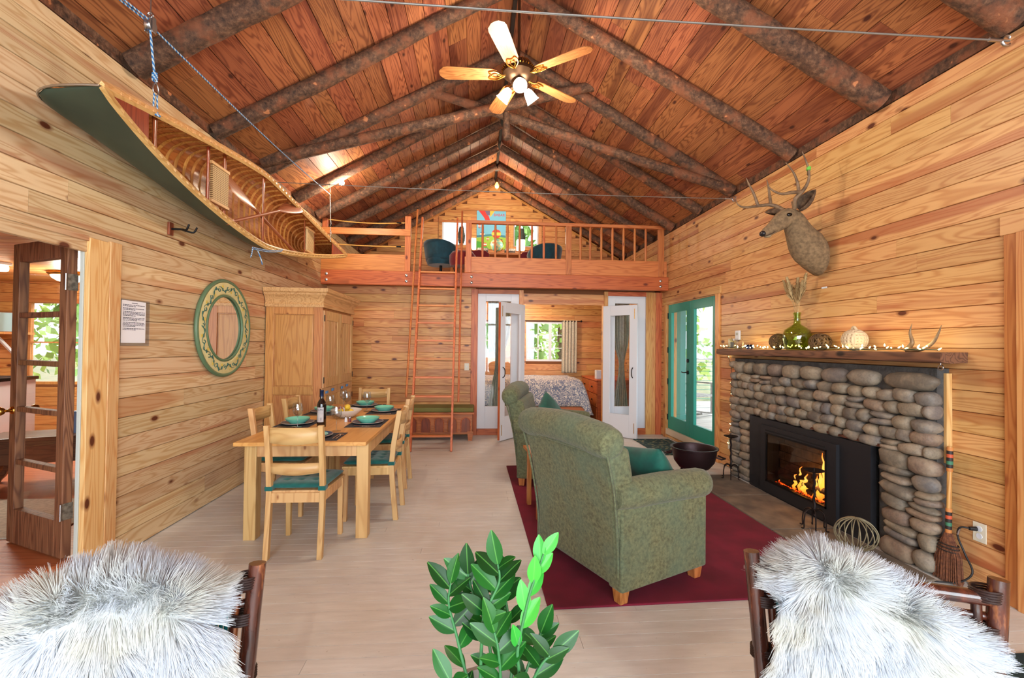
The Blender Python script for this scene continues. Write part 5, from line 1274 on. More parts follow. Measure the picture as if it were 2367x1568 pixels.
def patt(name, cols, sc):
    m, nt, b = newmat(name); n = N(nt); v = n('ShaderNodeNewGeometry').outputs['Position']
    vo = n.voro(v, sc); q = n.noise(v, sc*1.6, 3, .6)
    c = n.ramp(vo.outputs['Distance'], [(.0, lin(cols[0])), (.22, lin(cols[1])), (.42, lin(cols[2])), (.7, lin(cols[3]))]); c = n.mix(n.ramp(q, [(.5, (0, 0, 0, 1)), (.58, (.7, .7, .7, 1))]), c, lin(cols[2]))
    n.link(c, b.inputs['Base Color']); b.inputs['Roughness'].default_value = .95; return m
mat_m = patt('door_mat_floral', ((170, 90, 60), (150, 150, 110), (40, 70, 72), (30, 56, 60)), 16)
tag(MB().box(2.45, 3.02, 5.95, 6.98, 0, .010).build('door_mat', mat_m, bevel=.004), 'dark floral door mat before the teal door', 'mat')
t = thing('hearth_broom', 'hand tied hearth broom with woven bands leaning by the stones', 'broom', (2.955, 2.655, 0)); t.rotation_euler = (math.radians(-1.0), math.radians(2.5), 0); t.scale = (.92, .92, .98)
bam = wood('bamboo_handle', 2, (206, 150, 88), (170, 110, 58), None, coord='obj'); bris = plain('broom_bristle', (132, 82, 54), .9, col2=(92, 54, 38), scale=60)
MB().tube([(0, 0, .30), (0, 0, .86)], .014, 10).build('handle', bam, t, smooth=50)
cols = [(190, 120, 60), (40, 30, 26), (60, 120, 90), (40, 30, 26), (196, 84, 50), (40, 30, 26), (200, 130, 70)]
for z0 in (.70, .31):
    for i, c in enumerate(cols): MB().tube([(0, 0, z0+i*.022), (0, 0, z0+(i+1)*.022)], .018, 10).build('woven_band', gcol(c), t, smooth=40)
mb = MB()
for i in range(420):
    a = rnd.uniform(0, 2*PI); q = math.sqrt(rnd.random()); p0 = (.02*q*math.cos(a), .02*q*math.sin(a), .31); p1 = (.035*q*math.cos(a), .085*q*math.sin(a), .18); p2 = (.04*q*math.cos(a), .10*q*math.sin(a), rnd.uniform(.004, .03)); mb.tube([p0, p1, p2], .0022, 3, caps=False)
o = mb.build('bristles', bris, t); o['kind'] = 'stuff'
for z in (.24, .22, .20): MB().tube([(.036*math.cos(2*PI*i/20), .07*math.sin(2*PI*i/20)*(1.15-z), z) for i in range(20)], .004, 5, closed=True).build('binding', gcol((40, 30, 26)), t, smooth=60)
def outlet(loc, nrm_rot, label, switch=False):
    t = thing('wall_switch' if switch else 'wall_outlet', label, 'switch' if switch else 'outlet', loc, nrm_rot)
    MB().box(-.037, .037, 0, .006, -.058, .058).build('plate', plain('ivory_plate', (226, 220, 200), .4) if 'ivory_plate' not in bpy.data.materials else bpy.data.materials['ivory_plate'], t, bevel=.002)
    if switch: MB().box(-.006, .006, -.006, .0, -.012, .012).build('toggle', white_m, t)
    else:
        for z in (-.022, .022): MB().lathe([(0, 0), (.017, 0), (.017, .003), (0, .003)], 14, Matrix.Translation((0, .0, z)) @ Matrix.Rotation(PI/2, 4, 'X')).build('socket', white_m, t, smooth=40)
    return t
outlet((XR-.0065, 2.555, .345), PI*1.5+PI, 'ivory wall outlet with a black plug beside the broom').rotation_euler = (0, 0, -PI/2)
t = thing('power_cord', 'black power cord plugged in and curving down to the floor', 'cord', (XR-.02, 2.56, .36)); crd = plain('black_rubber', (26, 26, 28), .5)
MB().tube([(.0, 0, .005), (-.035, .01, .005)], [.014, .011], 10).build('plug', crd, t, smooth=50)
MB().tube(smoothpts([(-.035, .01, .005), (-.06, .04, .0), (-.055, .06, -.06), (-.04, .03, -.16), (-.05, -.02, -.25), (-.09, .02, -.325), (-.14, .08, -.352), (-.2, .10, -.352)], 6), .0055, 8).build('cable', crd, t, smooth=60)
MB().tube([(-.058, .045, -.005), (-.057, .058, -.05)], .0065, 8).build('tape_wrap', steel_m, t, smooth=60)
outlet((-.165, YF-.0065, 1.10), 0, 'white wall switch between the ladder and the bedroom doors', True)
outlet((XR-.0065, 5.30, .28), -PI/2, 'white wall outlet feeding the string lights by the teal door')

# ================================================================== armoire
ARM = thing('armoire', 'tall honey pine armoire with panelled doors beside the mirror', 'armoire', (-2.07, 5.93, 0))
aw = wood('armoire_side', 2, (206, 146, 84), (176, 112, 58), (120, 66, 34), coord='obj', rough=.4, kn_r=.09); aw2 = wood('armoire_front', 2, (222, 178, 122), (190, 140, 86), (120, 70, 40), coord='obj', rough=.4, kn_r=.08)
ax0, ax1, ay0, ay1 = -.305, .315, -.62, .63
MB().box(ax0, ax1-.02, ay0+.012, ay1-.012, .05, 1.88).build('carcass', aw, ARM)
MB().box(ax0, ax1, ay0, ay1, 0, .10).build('plinth', aw, ARM, bevel=.006)
for (x0, x1, z0, z1) in ((ax0, -.215, .10, 1.88), (.225, ax1, .10, 1.88), (-.215, .225, 1.78, 1.88), (-.215, .225, .87, .96), (-.215, .225, .10, .2)):
    MB().box(x0, x1, ay0, ay0+.022, z0, z1).build('side_frame', aw, ARM, bevel=.003)
for z0, z1 in ((.21, .86), (.97, 1.77)): MB().box(-.20, .21, ay0+.006, ay0+.02, z0, z1).build('side_panel', aw, ARM, bevel=.006)
prof = [(0, 1.86), (.02, 1.86), (.025, 1.89), (.012, 1.91), (.02, 1.95), (.045, 1.985), (.06, 2.0), (.062, 2.015), (.08, 2.03), (.085, 2.07), (0, 2.07)]
mb = MB()
for p, q in zip(prof, prof[1:]):
    def rect(o_, z): return [(ax0, ay0-o_, z), (ax1+o_, ay0-o_, z), (ax1+o_, ay1+o_, z), (ax0, ay1+o_, z)]
    mb.add(rect(*p)+rect(*q), [(0, 1, 5, 4), (1, 2, 6, 5), (2, 3, 7, 6), (3, 0, 4, 7)])
mb.build('cornice', wood('armoire_cornice', 1, (222, 178, 122), (190, 140, 86), None, coord='obj', rough=.4), ARM, smooth=25)
for i, (y0, y1) in enumerate(((ay0+.03, .0), (.008, ay1-.03))):
    for z0, z1 in ((.14, .84), (.94, 1.83)):
        dr = MB().box(.295, ax1, y0, y1, z0, z1).build('door', aw2, ARM, bevel=.003); st = .085
        for b_ in ((y0, y0+st, z0, z1), (y1-st, y1, z0, z1), (y0+st, y1-st, z1-.11, z1), (y0+st, y1-st, z0, z0+.11)): MB().box(ax1, ax1+.014, *b_).build('door_frame', aw2, dr, bevel=.003)
        n_ = 4; ww = (y1-y0-2*st)/n_
        for j in range(n_): MB().box(ax1, ax1+.006, y0+st+ww*j+.003, y0+st+ww*(j+1)-.003, z0+.11, z1-.11).build('door_slat', aw2, dr, bevel=.002)
        hy_ = y0+.004 if i == 0 else y1-.004
        for zz in (z0+.09, z1-.09): MB().box(ax1+.013, ax1+.02, hy_-.008, hy_+.008, zz-.035, zz+.035).build('hinge', black_m, dr)
    MB().box(ax1+.013, ax1+.02, y0+.08, y0+.16, .87, .90).build('blue_tag', gcol((90, 150, 210)), ARM); MB().box(ax1+.013, ax1+.02, y0+.3, y0+.38, .88, .91).build('blue_tag', gcol((90, 150, 210)), ARM)
MB().box(ax1-.02, ax1+.004, ay0, ay1, .84, .94).build('mid_rail', aw2, ARM, bevel=.003)
# ================================================================== bench under the ladder
BN = thing('storage_bench', 'low wooden bench with arched panels under the ladder', 'bench', (-.56, 7.14, 0))
bn_m = wood('bench_wood', 0, (196, 116, 64), (156, 82, 42), None, coord='obj')
MB().box(-.50, .50, -.19, .23, .10, .40).build('chest_body', bn_m, BN, bevel=.004); MB().box(-.53, .53, -.22, .24, .40, .43).build('lid', bn_m, BN, bevel=.006)
for s_ in (-1, 1): MB().taper((s_*.47-.03, s_*.47+.03, -.2, -.14, 0), (s_*.47-.045, s_*.47+.045, -.2, -.1, .14)).build('leg', bn_m, BN); MB().box(s_*.47-.03, s_*.47+.03, .16, .22, 0, .12).build('leg', bn_m, BN)
for i in range(5):
    xx = -.40+.20*i; w = .07; pts = [(xx-w, .13), (xx+w, .13)]+[(xx+w*math.cos(PI*k_/8), .28+w*math.sin(PI*k_/8)) for k_ in range(9)]
    MB().prism(pts, .19, .196, Matrix.Rotation(PI/2, 4, 'X')).build('arched_panel', wood('arch_panel', 2, (150, 72, 40), (112, 48, 26), None, coord='obj') if 'arch_panel' not in bpy.data.materials else bpy.data.materials['arch_panel'], BN)
    MB().tube([(xx-w, -.193, .13)]+[(xx+w*math.cos(PI-PI*k_/8), -.193, .28+w*math.sin(PI*k_/8)) for k_ in range(9)]+[(xx+w, -.193, .13)], .007, 6).build('arch_moulding', bn_m, BN, smooth=50)
tag(MB().box(-1.08, -.04, 6.93, 7.37, .431, .50).build('bench_cushion', plain('olive_cushion', (120, 118, 66), .95, bump=.3, bscale=200), bevel=.02, seg=3), 'thin olive cushion on the bench under the ladder', 'cushion')
# ================================================================== dining table and chairs
birch = wood('birch_top', 1, (226, 164, 98), (205, 138, 76), None, coord='obj', grain=12, rough=.32, var=.05); birchz = wood('birch_leg', 2, (222, 180, 122), (198, 150, 94), (150, 96, 56), coord='obj', grain=14, rough=.42, kn_r=.06)
TZ = .735
TB = thing('dining_table', 'long birch dining table set for six', 'table', (-1.265, 4.46, 0))
MB().box(-.465, .465, -1.06, .37, TZ-.028, TZ).build('tabletop', birch, TB, bevel=.003); MB().box(-.465, .465, .373, 1.06, TZ-.028, TZ).build('table_leaf', birch, TB, bevel=.003)
for b_ in ((-.40, .41, -.96, -.935, .61, TZ-.028), (-.40, .41, .935, .96, .61, TZ-.028), (-.40, -.375, -.96, .96, .61, TZ-.028), (.425, .45, -.96, .96, .61, TZ-.028)): MB().box(*b_).build('apron', birchz, TB)
for x in (-.385, .42):
    for y in (-.93, .93): MB().box(x-.043, x+.043, y-.043, y+.043, 0, TZ-.028).build('leg', birchz, TB, bevel=.004)
teal_c = plain('teal_cotton', (12, 100, 94), .9, col2=(8, 84, 80), scale=20, sheen=.3)
def chair():
    t = thing('dining_chair', 'x', 'chair')
    for s_ in (-1, 1):
        x = s_*.175
        mb = MB(); q = .017
        L = [(-.225, 0), (-.195, .30), (-.185, .45), (-.20, .62), (-.245, .90)]
        mb.rings([[(x-q, y-q*1.2, z), (x+q, y-q*1.2, z), (x+q, y+q*1.2, z), (x-q, y+q*1.2, z)] for y, z in L]); mb.build('back_leg', birchz, t, bevel=.003)
        MB().taper((s_*.19-.016, s_*.19+.016, .165, .197, 0), (s_*.19-.02, s_*.19+.02, .16, .20, .43)).build('front_leg', birchz, t, bevel=.003)
        MB().beam((s_*.178, -.18, .405), (s_*.192, .17, .405), .022, .06).build('side_rail', birchz, t)
    MB().box(-.19, .19, .172, .194, .37, .435).build('front_rail', birchz, t); MB().box(-.17, .17, -.20, -.178, .37, .435).build('rear_rail', birchz, t)
    for z0, z1, yy in ((.785, .885, -.235), (.575, .64, -.205)):
        def rf(u, v): return (-.165+.33*u, yy-.025*math.sin(PI*u)+(.0)-(.245-.20)*.0, z0+(z1-z0)*v-.012*math.sin(PI*u)*(0 if v > .5 else 1))
        mb = MB(); mb.grid(rf, 11, 3); mb.build('back_slat', wood('birch_slat', 0, (222, 180, 122), (198, 150, 94), None, coord='obj', grain=14, rough=.42) if 'birch_slat' not in bpy.data.materials else bpy.data.materials['birch_slat'], t, smooth=40, solid=.018)
    MB().prism([(-.19, -.19), (.19, -.19), (.215, .205), (-.215, .205)], .432, .45).build('seat', birchz, t, bevel=.004)
    def cu(sg):
        def f(u, v):
            a = 2*u-1; c = 2*v-1; wv = .19+.018*v; bl = (max(0, 1-abs(a)**6)*max(0, 1-abs(c)**6))**.5; d_ = 0
            for tx in (-.5, 0, .5):
                for ty in (-.5, 0, .5): d_ += .014*math.exp(-((a-tx)**2+(c-ty)**2)/.012)
            return (a*wv, -.185+.385*v, .475+sg*.024*bl-(d_ if sg > 0 else 0))
        return f
    mb = MB(); mb.grid(cu(1), 30, 30); mb.grid(cu(-1), 30, 30); cs_o = mb.build('seat_cushion', teal_c, t, smooth=180)
    for s_ in (-1, 1): MB().box(s_*.175-.025, s_*.175+.025, -.212, -.158, .452, .482).build('cushion_tie', teal_c, cs_o, bevel=.004)
    return t
seats = [((-1.215, 3.40), 0, 'at the table end away from the ladder'), ((-1.64, 4.15), -PI/2, 'on the mirror wall side beside the wine bottle'), ((-1.66, 4.86), -PI/2, 'on the mirror wall side next to the armoire'),
         ((-.88, 4.02), PI/2, 'on the armchair side, further from the ladder'), ((-.93, 4.84), PI/2, 'on the armchair side, nearer the ladder'), ((-1.28, 5.62), PI, 'at the table end facing the bench')]
c0_ = chair(); grp = 'dining chairs around the birch table'
for i, ((x, y), rz, lab) in enumerate(seats):
    c = c0_ if i == 0 else copy_tree(c0_)
    c.location = (x, y, 0); c.rotation_euler = (0, 0, rz); c['label'] = 'birch dining chair with teal cushion '+lab; c['group'] = grp
# place settings
def place(mat_rgb): pass
pmat = plain('woven_placemat', (52, 54, 62), .9, bump=.5, bscale=300); dplate = plain('blue_plate', (24, 70, 110), .25, col2=(30, 84, 128), scale=6); rimm = plain('plate_rim', (170, 160, 150), .35); bowlm = plain('seafoam_bowl', (124, 208, 180), .22, coat=.4); cut_m = plain('cutlery_steel', (205, 205, 210), .18, 1)
def cutlery(kind):
    mb = MB(); n_ = 6
    mb.tube([(0, -.095, .003), (0, -.04, .003), (0, .02, .004)], [.0055, .004, .003], 6, flat=.5)
    if kind == 'fork':
        mb.tube([(0, .02, .004), (0, .04, .005)], [.004, .011], 6, flat=.3)
        for q in (-.008, -.0027, .0027, .008): mb.tube([(q, .04, .005), (q, .085, .007)], .0015, 4)
    elif kind == 'knife': mb.add([(-.004, .02, .002), (.004, .02, .002), (.009, .06, .002), (.004, .105, .002), (-.004, .105, .002), (-.004, .02, .0045), (.004, .02, .003), (.009, .06, .003), (.004, .105, .003), (-.004, .105, .0045)], [(0, 4, 3, 2, 1), (5, 6, 7, 8, 9), (0, 1, 6, 5), (1, 2, 7, 6), (2, 3, 8, 7), (3, 4, 9, 8), (4, 0, 5, 9)])
    else: mb.tube([(0, .02, .004), (0, .04, .006), (0, .06, .006), (0, .08, .004)], [.003, .014, .017, .004], 10, flat=.3)
    return mb
glm = glassmat('wine_glass', (246, 249, 252), refl=.10)
places = [((-1.235, 3.60), 0, 'at the table end away from the ladder'), ((-1.575, 4.17), -PI/2, 'on the mirror wall side beside the wine bottle'), ((-1.575, 4.88), -PI/2, 'on the mirror wall side next to the armoire'),
          ((-.975, 4.20), PI/2, 'on the armchair side, further from the ladder'), ((-.975, 4.93), PI/2, 'on the armchair side, nearer the ladder'), ((-1.275, 5.36), PI, 'at the table end facing the bench')]
gl_at = [(-1.14, 3.83), (-1.52, 4.02), (-1.45, 4.66), (-1.37, 4.95), (-1.16, 4.95), (-1.47, 5.18)]
for i, ((x, y), rz, lab) in enumerate(places):
    Mx = Matrix.Translation((x, y, TZ)) @ Matrix.Rotation(rz, 4, 'Z')
    def at(o): o.matrix_world = Mx @ o.matrix_world; return o
    tag(at(MB().box(-.21, .21, -.15, .15, .0, .003).build('placemat', pmat)), 'dark woven placemat '+lab, 'placemat', 'placemats')
    t = thing('dinner_plate', 'blue plate with a pale rim '+lab, 'plate', Mx @ Vector((0, 0, .003)), 0, 'dinner plates')
    MB().lathe([(0, 0), (.08, 0), (.135, .016), (.132, .019), (.08, .006), (0, .006)], 32).build('dish', dplate, t, smooth=50); MB().tube([(.134*math.cos(2*PI*k_/40), .134*math.sin(2*PI*k_/40), .0175) for k_ in range(40)], .0026, 6, closed=True).build('rim', rimm, t, smooth=60)
    if i > 0: tag(MB().lathe([(0, 0), (.06, 0), (.065, .006), (.098, .034), (.104, .046), (.100, .047), (.09, .034), (.06, .010), (0, .008)], 32, Mx @ Matrix.Translation((0, 0, .0095))).build('soup_bowl', bowlm, smooth=50), 'seafoam green bowl stacked on the plate '+lab, 'bowl', 'seafoam bowls')
    else: tag(MB().lathe([(0, 0), (.06, 0), (.10, .012), (.098, .015), (.06, .005), (0, .005)], 32, Mx @ Matrix.Translation((0, 0, .0095))).build('soup_bowl', bowlm, smooth=50), 'shallow seafoam dish on the plate '+lab, 'bowl', 'seafoam bowls')
    for kind, dx_ in (('fork', -.175), ('knife', .165), ('spoon', .19)):
        o = cutlery(kind).build(kind, cut_m, smooth=60); o.location = (dx_, -.01, .003); bpy.context.view_layer.update(); o.matrix_world = Mx @ Matrix.Translation((dx_, -.01, .003))
        tag(o, 'steel %s laid %s' % (kind, lab), kind, kind+'s on the table')
    gx, gy = gl_at[i]
    t = thing('wine_glass', 'empty stemmed wine glass '+lab, 'glass', (gx, gy, TZ), 0, 'wine glasses')
    MB().lathe([(.0, .0), (.036, 0), (.035, .003), (.006, .008), (.0035, .02), (.0035, .085), (.008, .092), (0, .094)], 24).build('stem', glm, t, smooth=60)
    MB().lathe([(0, .092), (.015, .098), (.034, .118), (.043, .145), (.040, .18), (.034, .205), (.0325, .205), (.0385, .18), (.0415, .145), (.033, .121), (.014, .101), (0, .096)], 24).build('bowl', glm, t, smooth=60)
t = thing('wine_bottle', 'dark wine bottle with a pale label on the dining table', 'bottle', (-1.325, 4.03, TZ)); bg_ = plain('dark_glass', (18, 12, 14), .08, coat=.5)
MB().lathe([(0, 0), (.034, 0), (.0375, .006), (.0375, .19), (.034, .21), (.018, .235), (.0145, .25), (.0145, .30), (.0158, .302), (.0158, .312), (.0, .312)], 28).build('glass', bg_, t, smooth=50)
MB().lathe([(.0152, .262), (.0152, .301), (.0165, .303), (.0165, .315), (0, .316)], 20).build('capsule', plain('blue_foil', (30, 50, 90), .3, .6), t, smooth=50)
def lab_(u, v): a = -PI/2-.75+1.5*u; return (.0382*math.cos(a), .0382*math.sin(a), .045+.125*v)
MB().grid(lab_, 14, 4).build('label', plain('wine_label', (206, 204, 204), .6, col2=(176, 176, 186), scale=14), t, smooth=60)
text('LUN', .020, gcol((40, 40, 60)), t, (0, -.0388, .15), (PI/2, 0, 0)); MB().box(.006, .010, -.0392, -.0385, .06, .085).build('printed_figure', gcol((40, 70, 110)), t)
t = thing('fruit_bowl', 'white bowl of lemons in the middle of the dining table', 'bowl', (-1.26, 4.55, TZ))
MB().lathe([(0, 0), (.06, 0), (.09, .02), (.13, .055), (.145, .075), (.142, .077), (.12, .055), (.08, .025), (0, .015)], 32).build('dish', plain('white_china', (226, 222, 214), .3), t, smooth=50)
lem = plain('lemon', (232, 196, 60), .45); 
for i, (dx_, dy, dz_, m_) in enumerate(((-.05, -.02, .055, lem), (.05, -.03, .055, lem), (.0, .05, .055, lem), (.01, -.005, .10, lem), (-.075, .05, .065, plain('red_fruit', (170, 60, 50), .4)))):
    mb = MB(); mb.lathe([(0, -.04), (.008, -.037), (.024, -.02), (.029, 0), (.024, .02), (.008, .037), (0, .041)], 14, Matrix.Translation((-1.26+dx_, 4.55+dy, TZ+dz_)) @ Euler((rnd.uniform(0, 3), rnd.uniform(0, 3), 0)).to_matrix().to_4x4())
    tag(mb.build('lemon' if m_ is lem else 'red_fruit', m_, smooth=180), 'yellow lemon in the white fruit bowl' if m_ is lem else 'red fruit among the lemons in the bowl', 'fruit', 'lemons in the bowl' if m_ is lem else None)
for dx_, m_, lb in ((.0, white_m, 'small white salt shaker beside the fruit bowl'), (.035, plain('pepper', (120, 40, 44), .4), 'small dark red pepper shaker beside the fruit bowl')):
    t = thing('shaker', lb, 'shaker', (-1.19+dx_, 4.28, TZ)); MB().lathe([(0, 0), (.014, 0), (.012, .03), (.010, .036), (0, .036)], 14).build('jar', m_, t, smooth=50); MB().lathe([(.0105, .035), (.011, .044), (.006, .05), (0, .051)], 14).build('cap', steel_m, t, smooth=50)
# ================================================================== armchairs
def chenille():
    m, nt, b = newmat('green_chenille'); n = N(nt); v = n('ShaderNodeTexCoord').outputs['Object']
    q = n.noise(v, 55, 4, .7); w = n.noise(v, 3.5, 3, .6)
    c = n.ramp(q, [(.35, lin((80, 80, 54))), (.65, lin((120, 122, 86)))]); c = n.mix(n.ramp(w, [(.4, (0, 0, 0, 1)), (.65, (.45, .45, .45, 1))]), c, lin((84, 110, 92)))
    n.link(c, b.inputs['Base Color']); b.inputs['Roughness'].default_value = .9; b.inputs['Sheen Weight'].default_value = .12; n.bump(q, .5, .004, b); return m
chen = chenille(); legw = wood('chair_foot', 2, (196, 126, 70), (160, 92, 46), None, coord='obj')
def armchair(loc, rz, label):
    t = thing('armchair', label, 'armchair', loc, rz)
    # rear/outer back: panel leaning backwards with a rolled top
    def backp(y0, y1, t_):
        L = [(-.315, .075), (-.335, .35), (-.375, .60), (-.43, .83)]
        rs = [[(x-.01, y0*(.90+.10*z/.83), z), (x+t_, y0*(.90+.10*z/.83), z), (x+t_, y1*(.90+.10*z/.83), z), (x-.01, y1*(.90+.10*z/.83), z)] for x, z in L]
        mb = MB(); mb.rings(rs); return mb
    backp(-.41, .41, .15).build('back', chen, t, bevel=.03, seg=3, smooth=60)
    MB().tube([(-.405, -.425+.85*i/10, .855+.03*math.sin(PI*i/10)) for i in range(11)], [.075]+[.092]*9+[.075], 18).build('back_roll', chen, t, smooth=70, bevel=.02)
    MB().box(-.30, .36, -.34, .34, .08, .33).build('seat_base', chen, t, bevel=.02, smooth=60)
    MB().box(-.24, .40, -.295, .295, .33, .48).build('seat_cushion', chen, t, bevel=.045, seg=4, smooth=60)
    for s_ in (-1, 1):
        ar = MB().box(-.33, .335, min(s_*.30, s_*.405), max(s_*.30, s_*.405), .075, .53).build('arm', chen, t, bevel=.012, smooth=60)
        MB().tube([(-.36, s_*.365, .575), (-.25, s_*.365, .575), (.0, s_*.362, .57), (.30, s_*.362, .555), (.345, s_*.362, .55), (.362, s_*.362, .548)], [.07, .082, .085, .085, .078, .05], 18).build('arm_roll', chen, ar, smooth=70)
    for s_ in (-1, 1):
        MB().tube(smoothpts([(-.322, s_*.372, .09), (-.345, s_*.385, .35), (-.385, s_*.402, .60), (-.44, s_*.41, .80)], 5), .007, 6).build('piping', chen, t, smooth=60)
    MB().tube([(-.452, -.40+.80*i/10, .80) for i in range(11)], .007, 6).build('piping', chen, t, smooth=60)
    for x in (-.285, .295):
        for y in (-.35, .35): MB().taper((x-.025, x+.025, y-.025, y+.025, 0), (x-.034, x+.034, y-.034, y+.034, .085)).build('foot', legw, t, bevel=.003)
    t.scale = (1.06, 1.06, 1.06); return t
fd = math.atan2(.285, .601)
armchair((.936, 2.99, .013), fd, 'green chenille armchair at the front edge of the burgundy rug')
armchair((.86, 4.98, .013), math.radians(-14), 'green chenille armchair turned towards the hearth, nearer the bedroom')
gv = plain('emerald_velvet', (4, 96, 80), .75, col2=(2, 70, 60), scale=9, sheen=.2)
def velvet(loc, rot, label, seed): return pillow('throw_pillow', .42, .42, .17, gv, label, 'pillow', loc, rot, None, seed)
velvet((1.15, 2.93, .61), (math.radians(64), math.radians(8), math.radians(112)), 'emerald velvet pillow against the arm of the armchair at the rug edge', 11)
velvet((.83, 5.02, .68), (math.radians(62), math.radians(-28), math.radians(66)), 'emerald velvet pillow standing on its corner in the armchair by the bedroom', 12)
t = thing('side_table', 'small wooden side table between the two armchairs', 'side table', (.62, 3.98, .013), .1)
for x in (-.12, .22):
    for y in (-.22, .16): MB().beam((x, y, 0), (x, y, .50), .035, .05, (0, 1, 0)).build('leg', legw, t, bevel=.003)
MB().box(-.17, .27, -.27, .21, .50, .525).build('tabletop', legw, t, bevel=.004)
for y in (-.22, .16): MB().box(-.12, .22, y-.01, y+.01, .42, .50).build('apron', legw, t)

# ================================================================== things on the left wall
t = thing('round_mirror', 'round mirror in a cream frame painted with green vines', 'mirror', (XL+.002, 4.47, 1.585))
RYM = Matrix.Rotation(PI/2, 4, 'Y')
MB().lathe([(.295, .0), (.295, .012), (.0, .012), (0, .0)], 64, RYM).build('mirror_glass', plain('mirror_silver', (235, 235, 235), .02, 1), t, smooth=30)
crm = plain('cream_frame', (226, 216, 160), .5, col2=(214, 200, 140), scale=12); grn = plain('green_rim', (96, 124, 92), .4); vin = plain('vine_teal', (50, 104, 96), .5); yl = plain('vine_yellow', (226, 200, 96), .5)
MB().lathe([(.31, .02), (.325, .03), (.42, .03), (.43, .026), (.43, .0), (.31, 0), (.31, .02)], 72, RYM).build('frame', crm, t, smooth=30)
MB().tube([(.024, .302*math.cos(2*PI*k_/64), .302*math.sin(2*PI*k_/64)) for k_ in range(64)], .012, 8, closed=True).build('inner_bead', grn, t, smooth=60)
MB().tube([(.018, .440*math.cos(2*PI*k_/72), .440*math.sin(2*PI*k_/72)) for k_ in range(72)], .018, 8, closed=True).build('outer_bead', grn, t, smooth=60)
for i in range(16):
    a0 = 2*PI*i/16; mb = MB(); s_ = 1 if i % 2 else -1
    P_ = []
    for q in range(13):
        u = q/12; a = a0+.36*u; r = .37+s_*.028*math.sin(u*PI*1.6); P_.append((.033, r*math.cos(a), r*math.sin(a)))
    mb.tube(P_, [.0045*(1-.6*q/12) for q in range(13)], 5); a = a0+.36; r = .37
    mb.tube([(.033, (r+.016*math.cos(q*.7))*math.cos(a)-.016*math.sin(q*.7)*math.sin(a), (r+.016*math.cos(q*.7))*math.sin(a)+.016*math.sin(q*.7)*math.cos(a)) for q in range(8)], .0035, 5)
    for q in (3, 7): p = P_[q]; mb.ball(p, .011, 8, 5, (.25, 1, 1.6))
    mb.build('painted_vine', vin, t, smooth=60)
    mb = MB(); a = a0+.2
    for q in range(5): mb.ball((.033, (.37-s_*.02)*math.cos(a)+.009*math.cos(q*1.257), (.37-s_*.02)*math.sin(a)+.009*math.sin(q*1.257)), .007, 6, 4, (.3, 1, 1))
    mb.build('painted_flower', yl, t)
t = thing('notice_sheet', 'laminated white typed notice beside the kitchen doorway', 'notice', (XL+.001, 3.365, 1.585))
MB().box(.0, .002, -.14, .14, -.165, .155).build('laminate', glassmat('laminate', (240, 244, 250), .15, .1), t); MB().box(.002, .003, -.125, .10, -.145, .145).build('paper', plain('paper_white', (246, 248, 255), .6), t)
mb = MB(); z = .128; mb.box(.0032, .0036, -.035, .02, z, z+.004); z -= .014
for pl in (2, 2, 4, 3, 4, 2):
    for i in range(pl):
        y0 = -.112; 
        while y0 < (.085 if i < pl-1 else .0):
            w = rnd.uniform(.008, .024); mb.box(.0032, .0036, y0, min(y0+w, .088), z, z+.0042); y0 += w+.004
        z -= .0088
    z -= .006
o = mb.build('typed_lines', gcol((50, 54, 80)), t); o['kind'] = 'stuff'
t = thing('paddle_hook', 'black forked iron hook on a small wood block under the canoe', 'hook', (XL, 3.70, 2.325))
MB().box(.0, .018, -.025, .025, -.05, .05).build('block', wood('hook_block', 2, (150, 86, 52), (110, 60, 34), None, coord='obj'), t, bevel=.003)
MB().tube([(.018, 0, 0), (.10, .01, 0)], .008, 8).build('stem', black_m, t, smooth=50)
for s_ in (-1, 1): MB().tube(smoothpts([(.08, .01, 0), (.12, .01+s_*.03, -.01), (.15, .01+s_*.045, -.01), (.17, .01+s_*.05, .03)]), .007, 8).build('prong', black_m, t, smooth=60)
tag(MB().box(2.25, 3.0, 1.1, 2.0, 0, .011).build('floor_mat', patt('dark_floral', ((90, 110, 70), (50, 80, 70), (26, 48, 50), (20, 40, 44)), 20), bevel=.004), 'dark floral mat on the floor behind the fleece chair', 'mat')
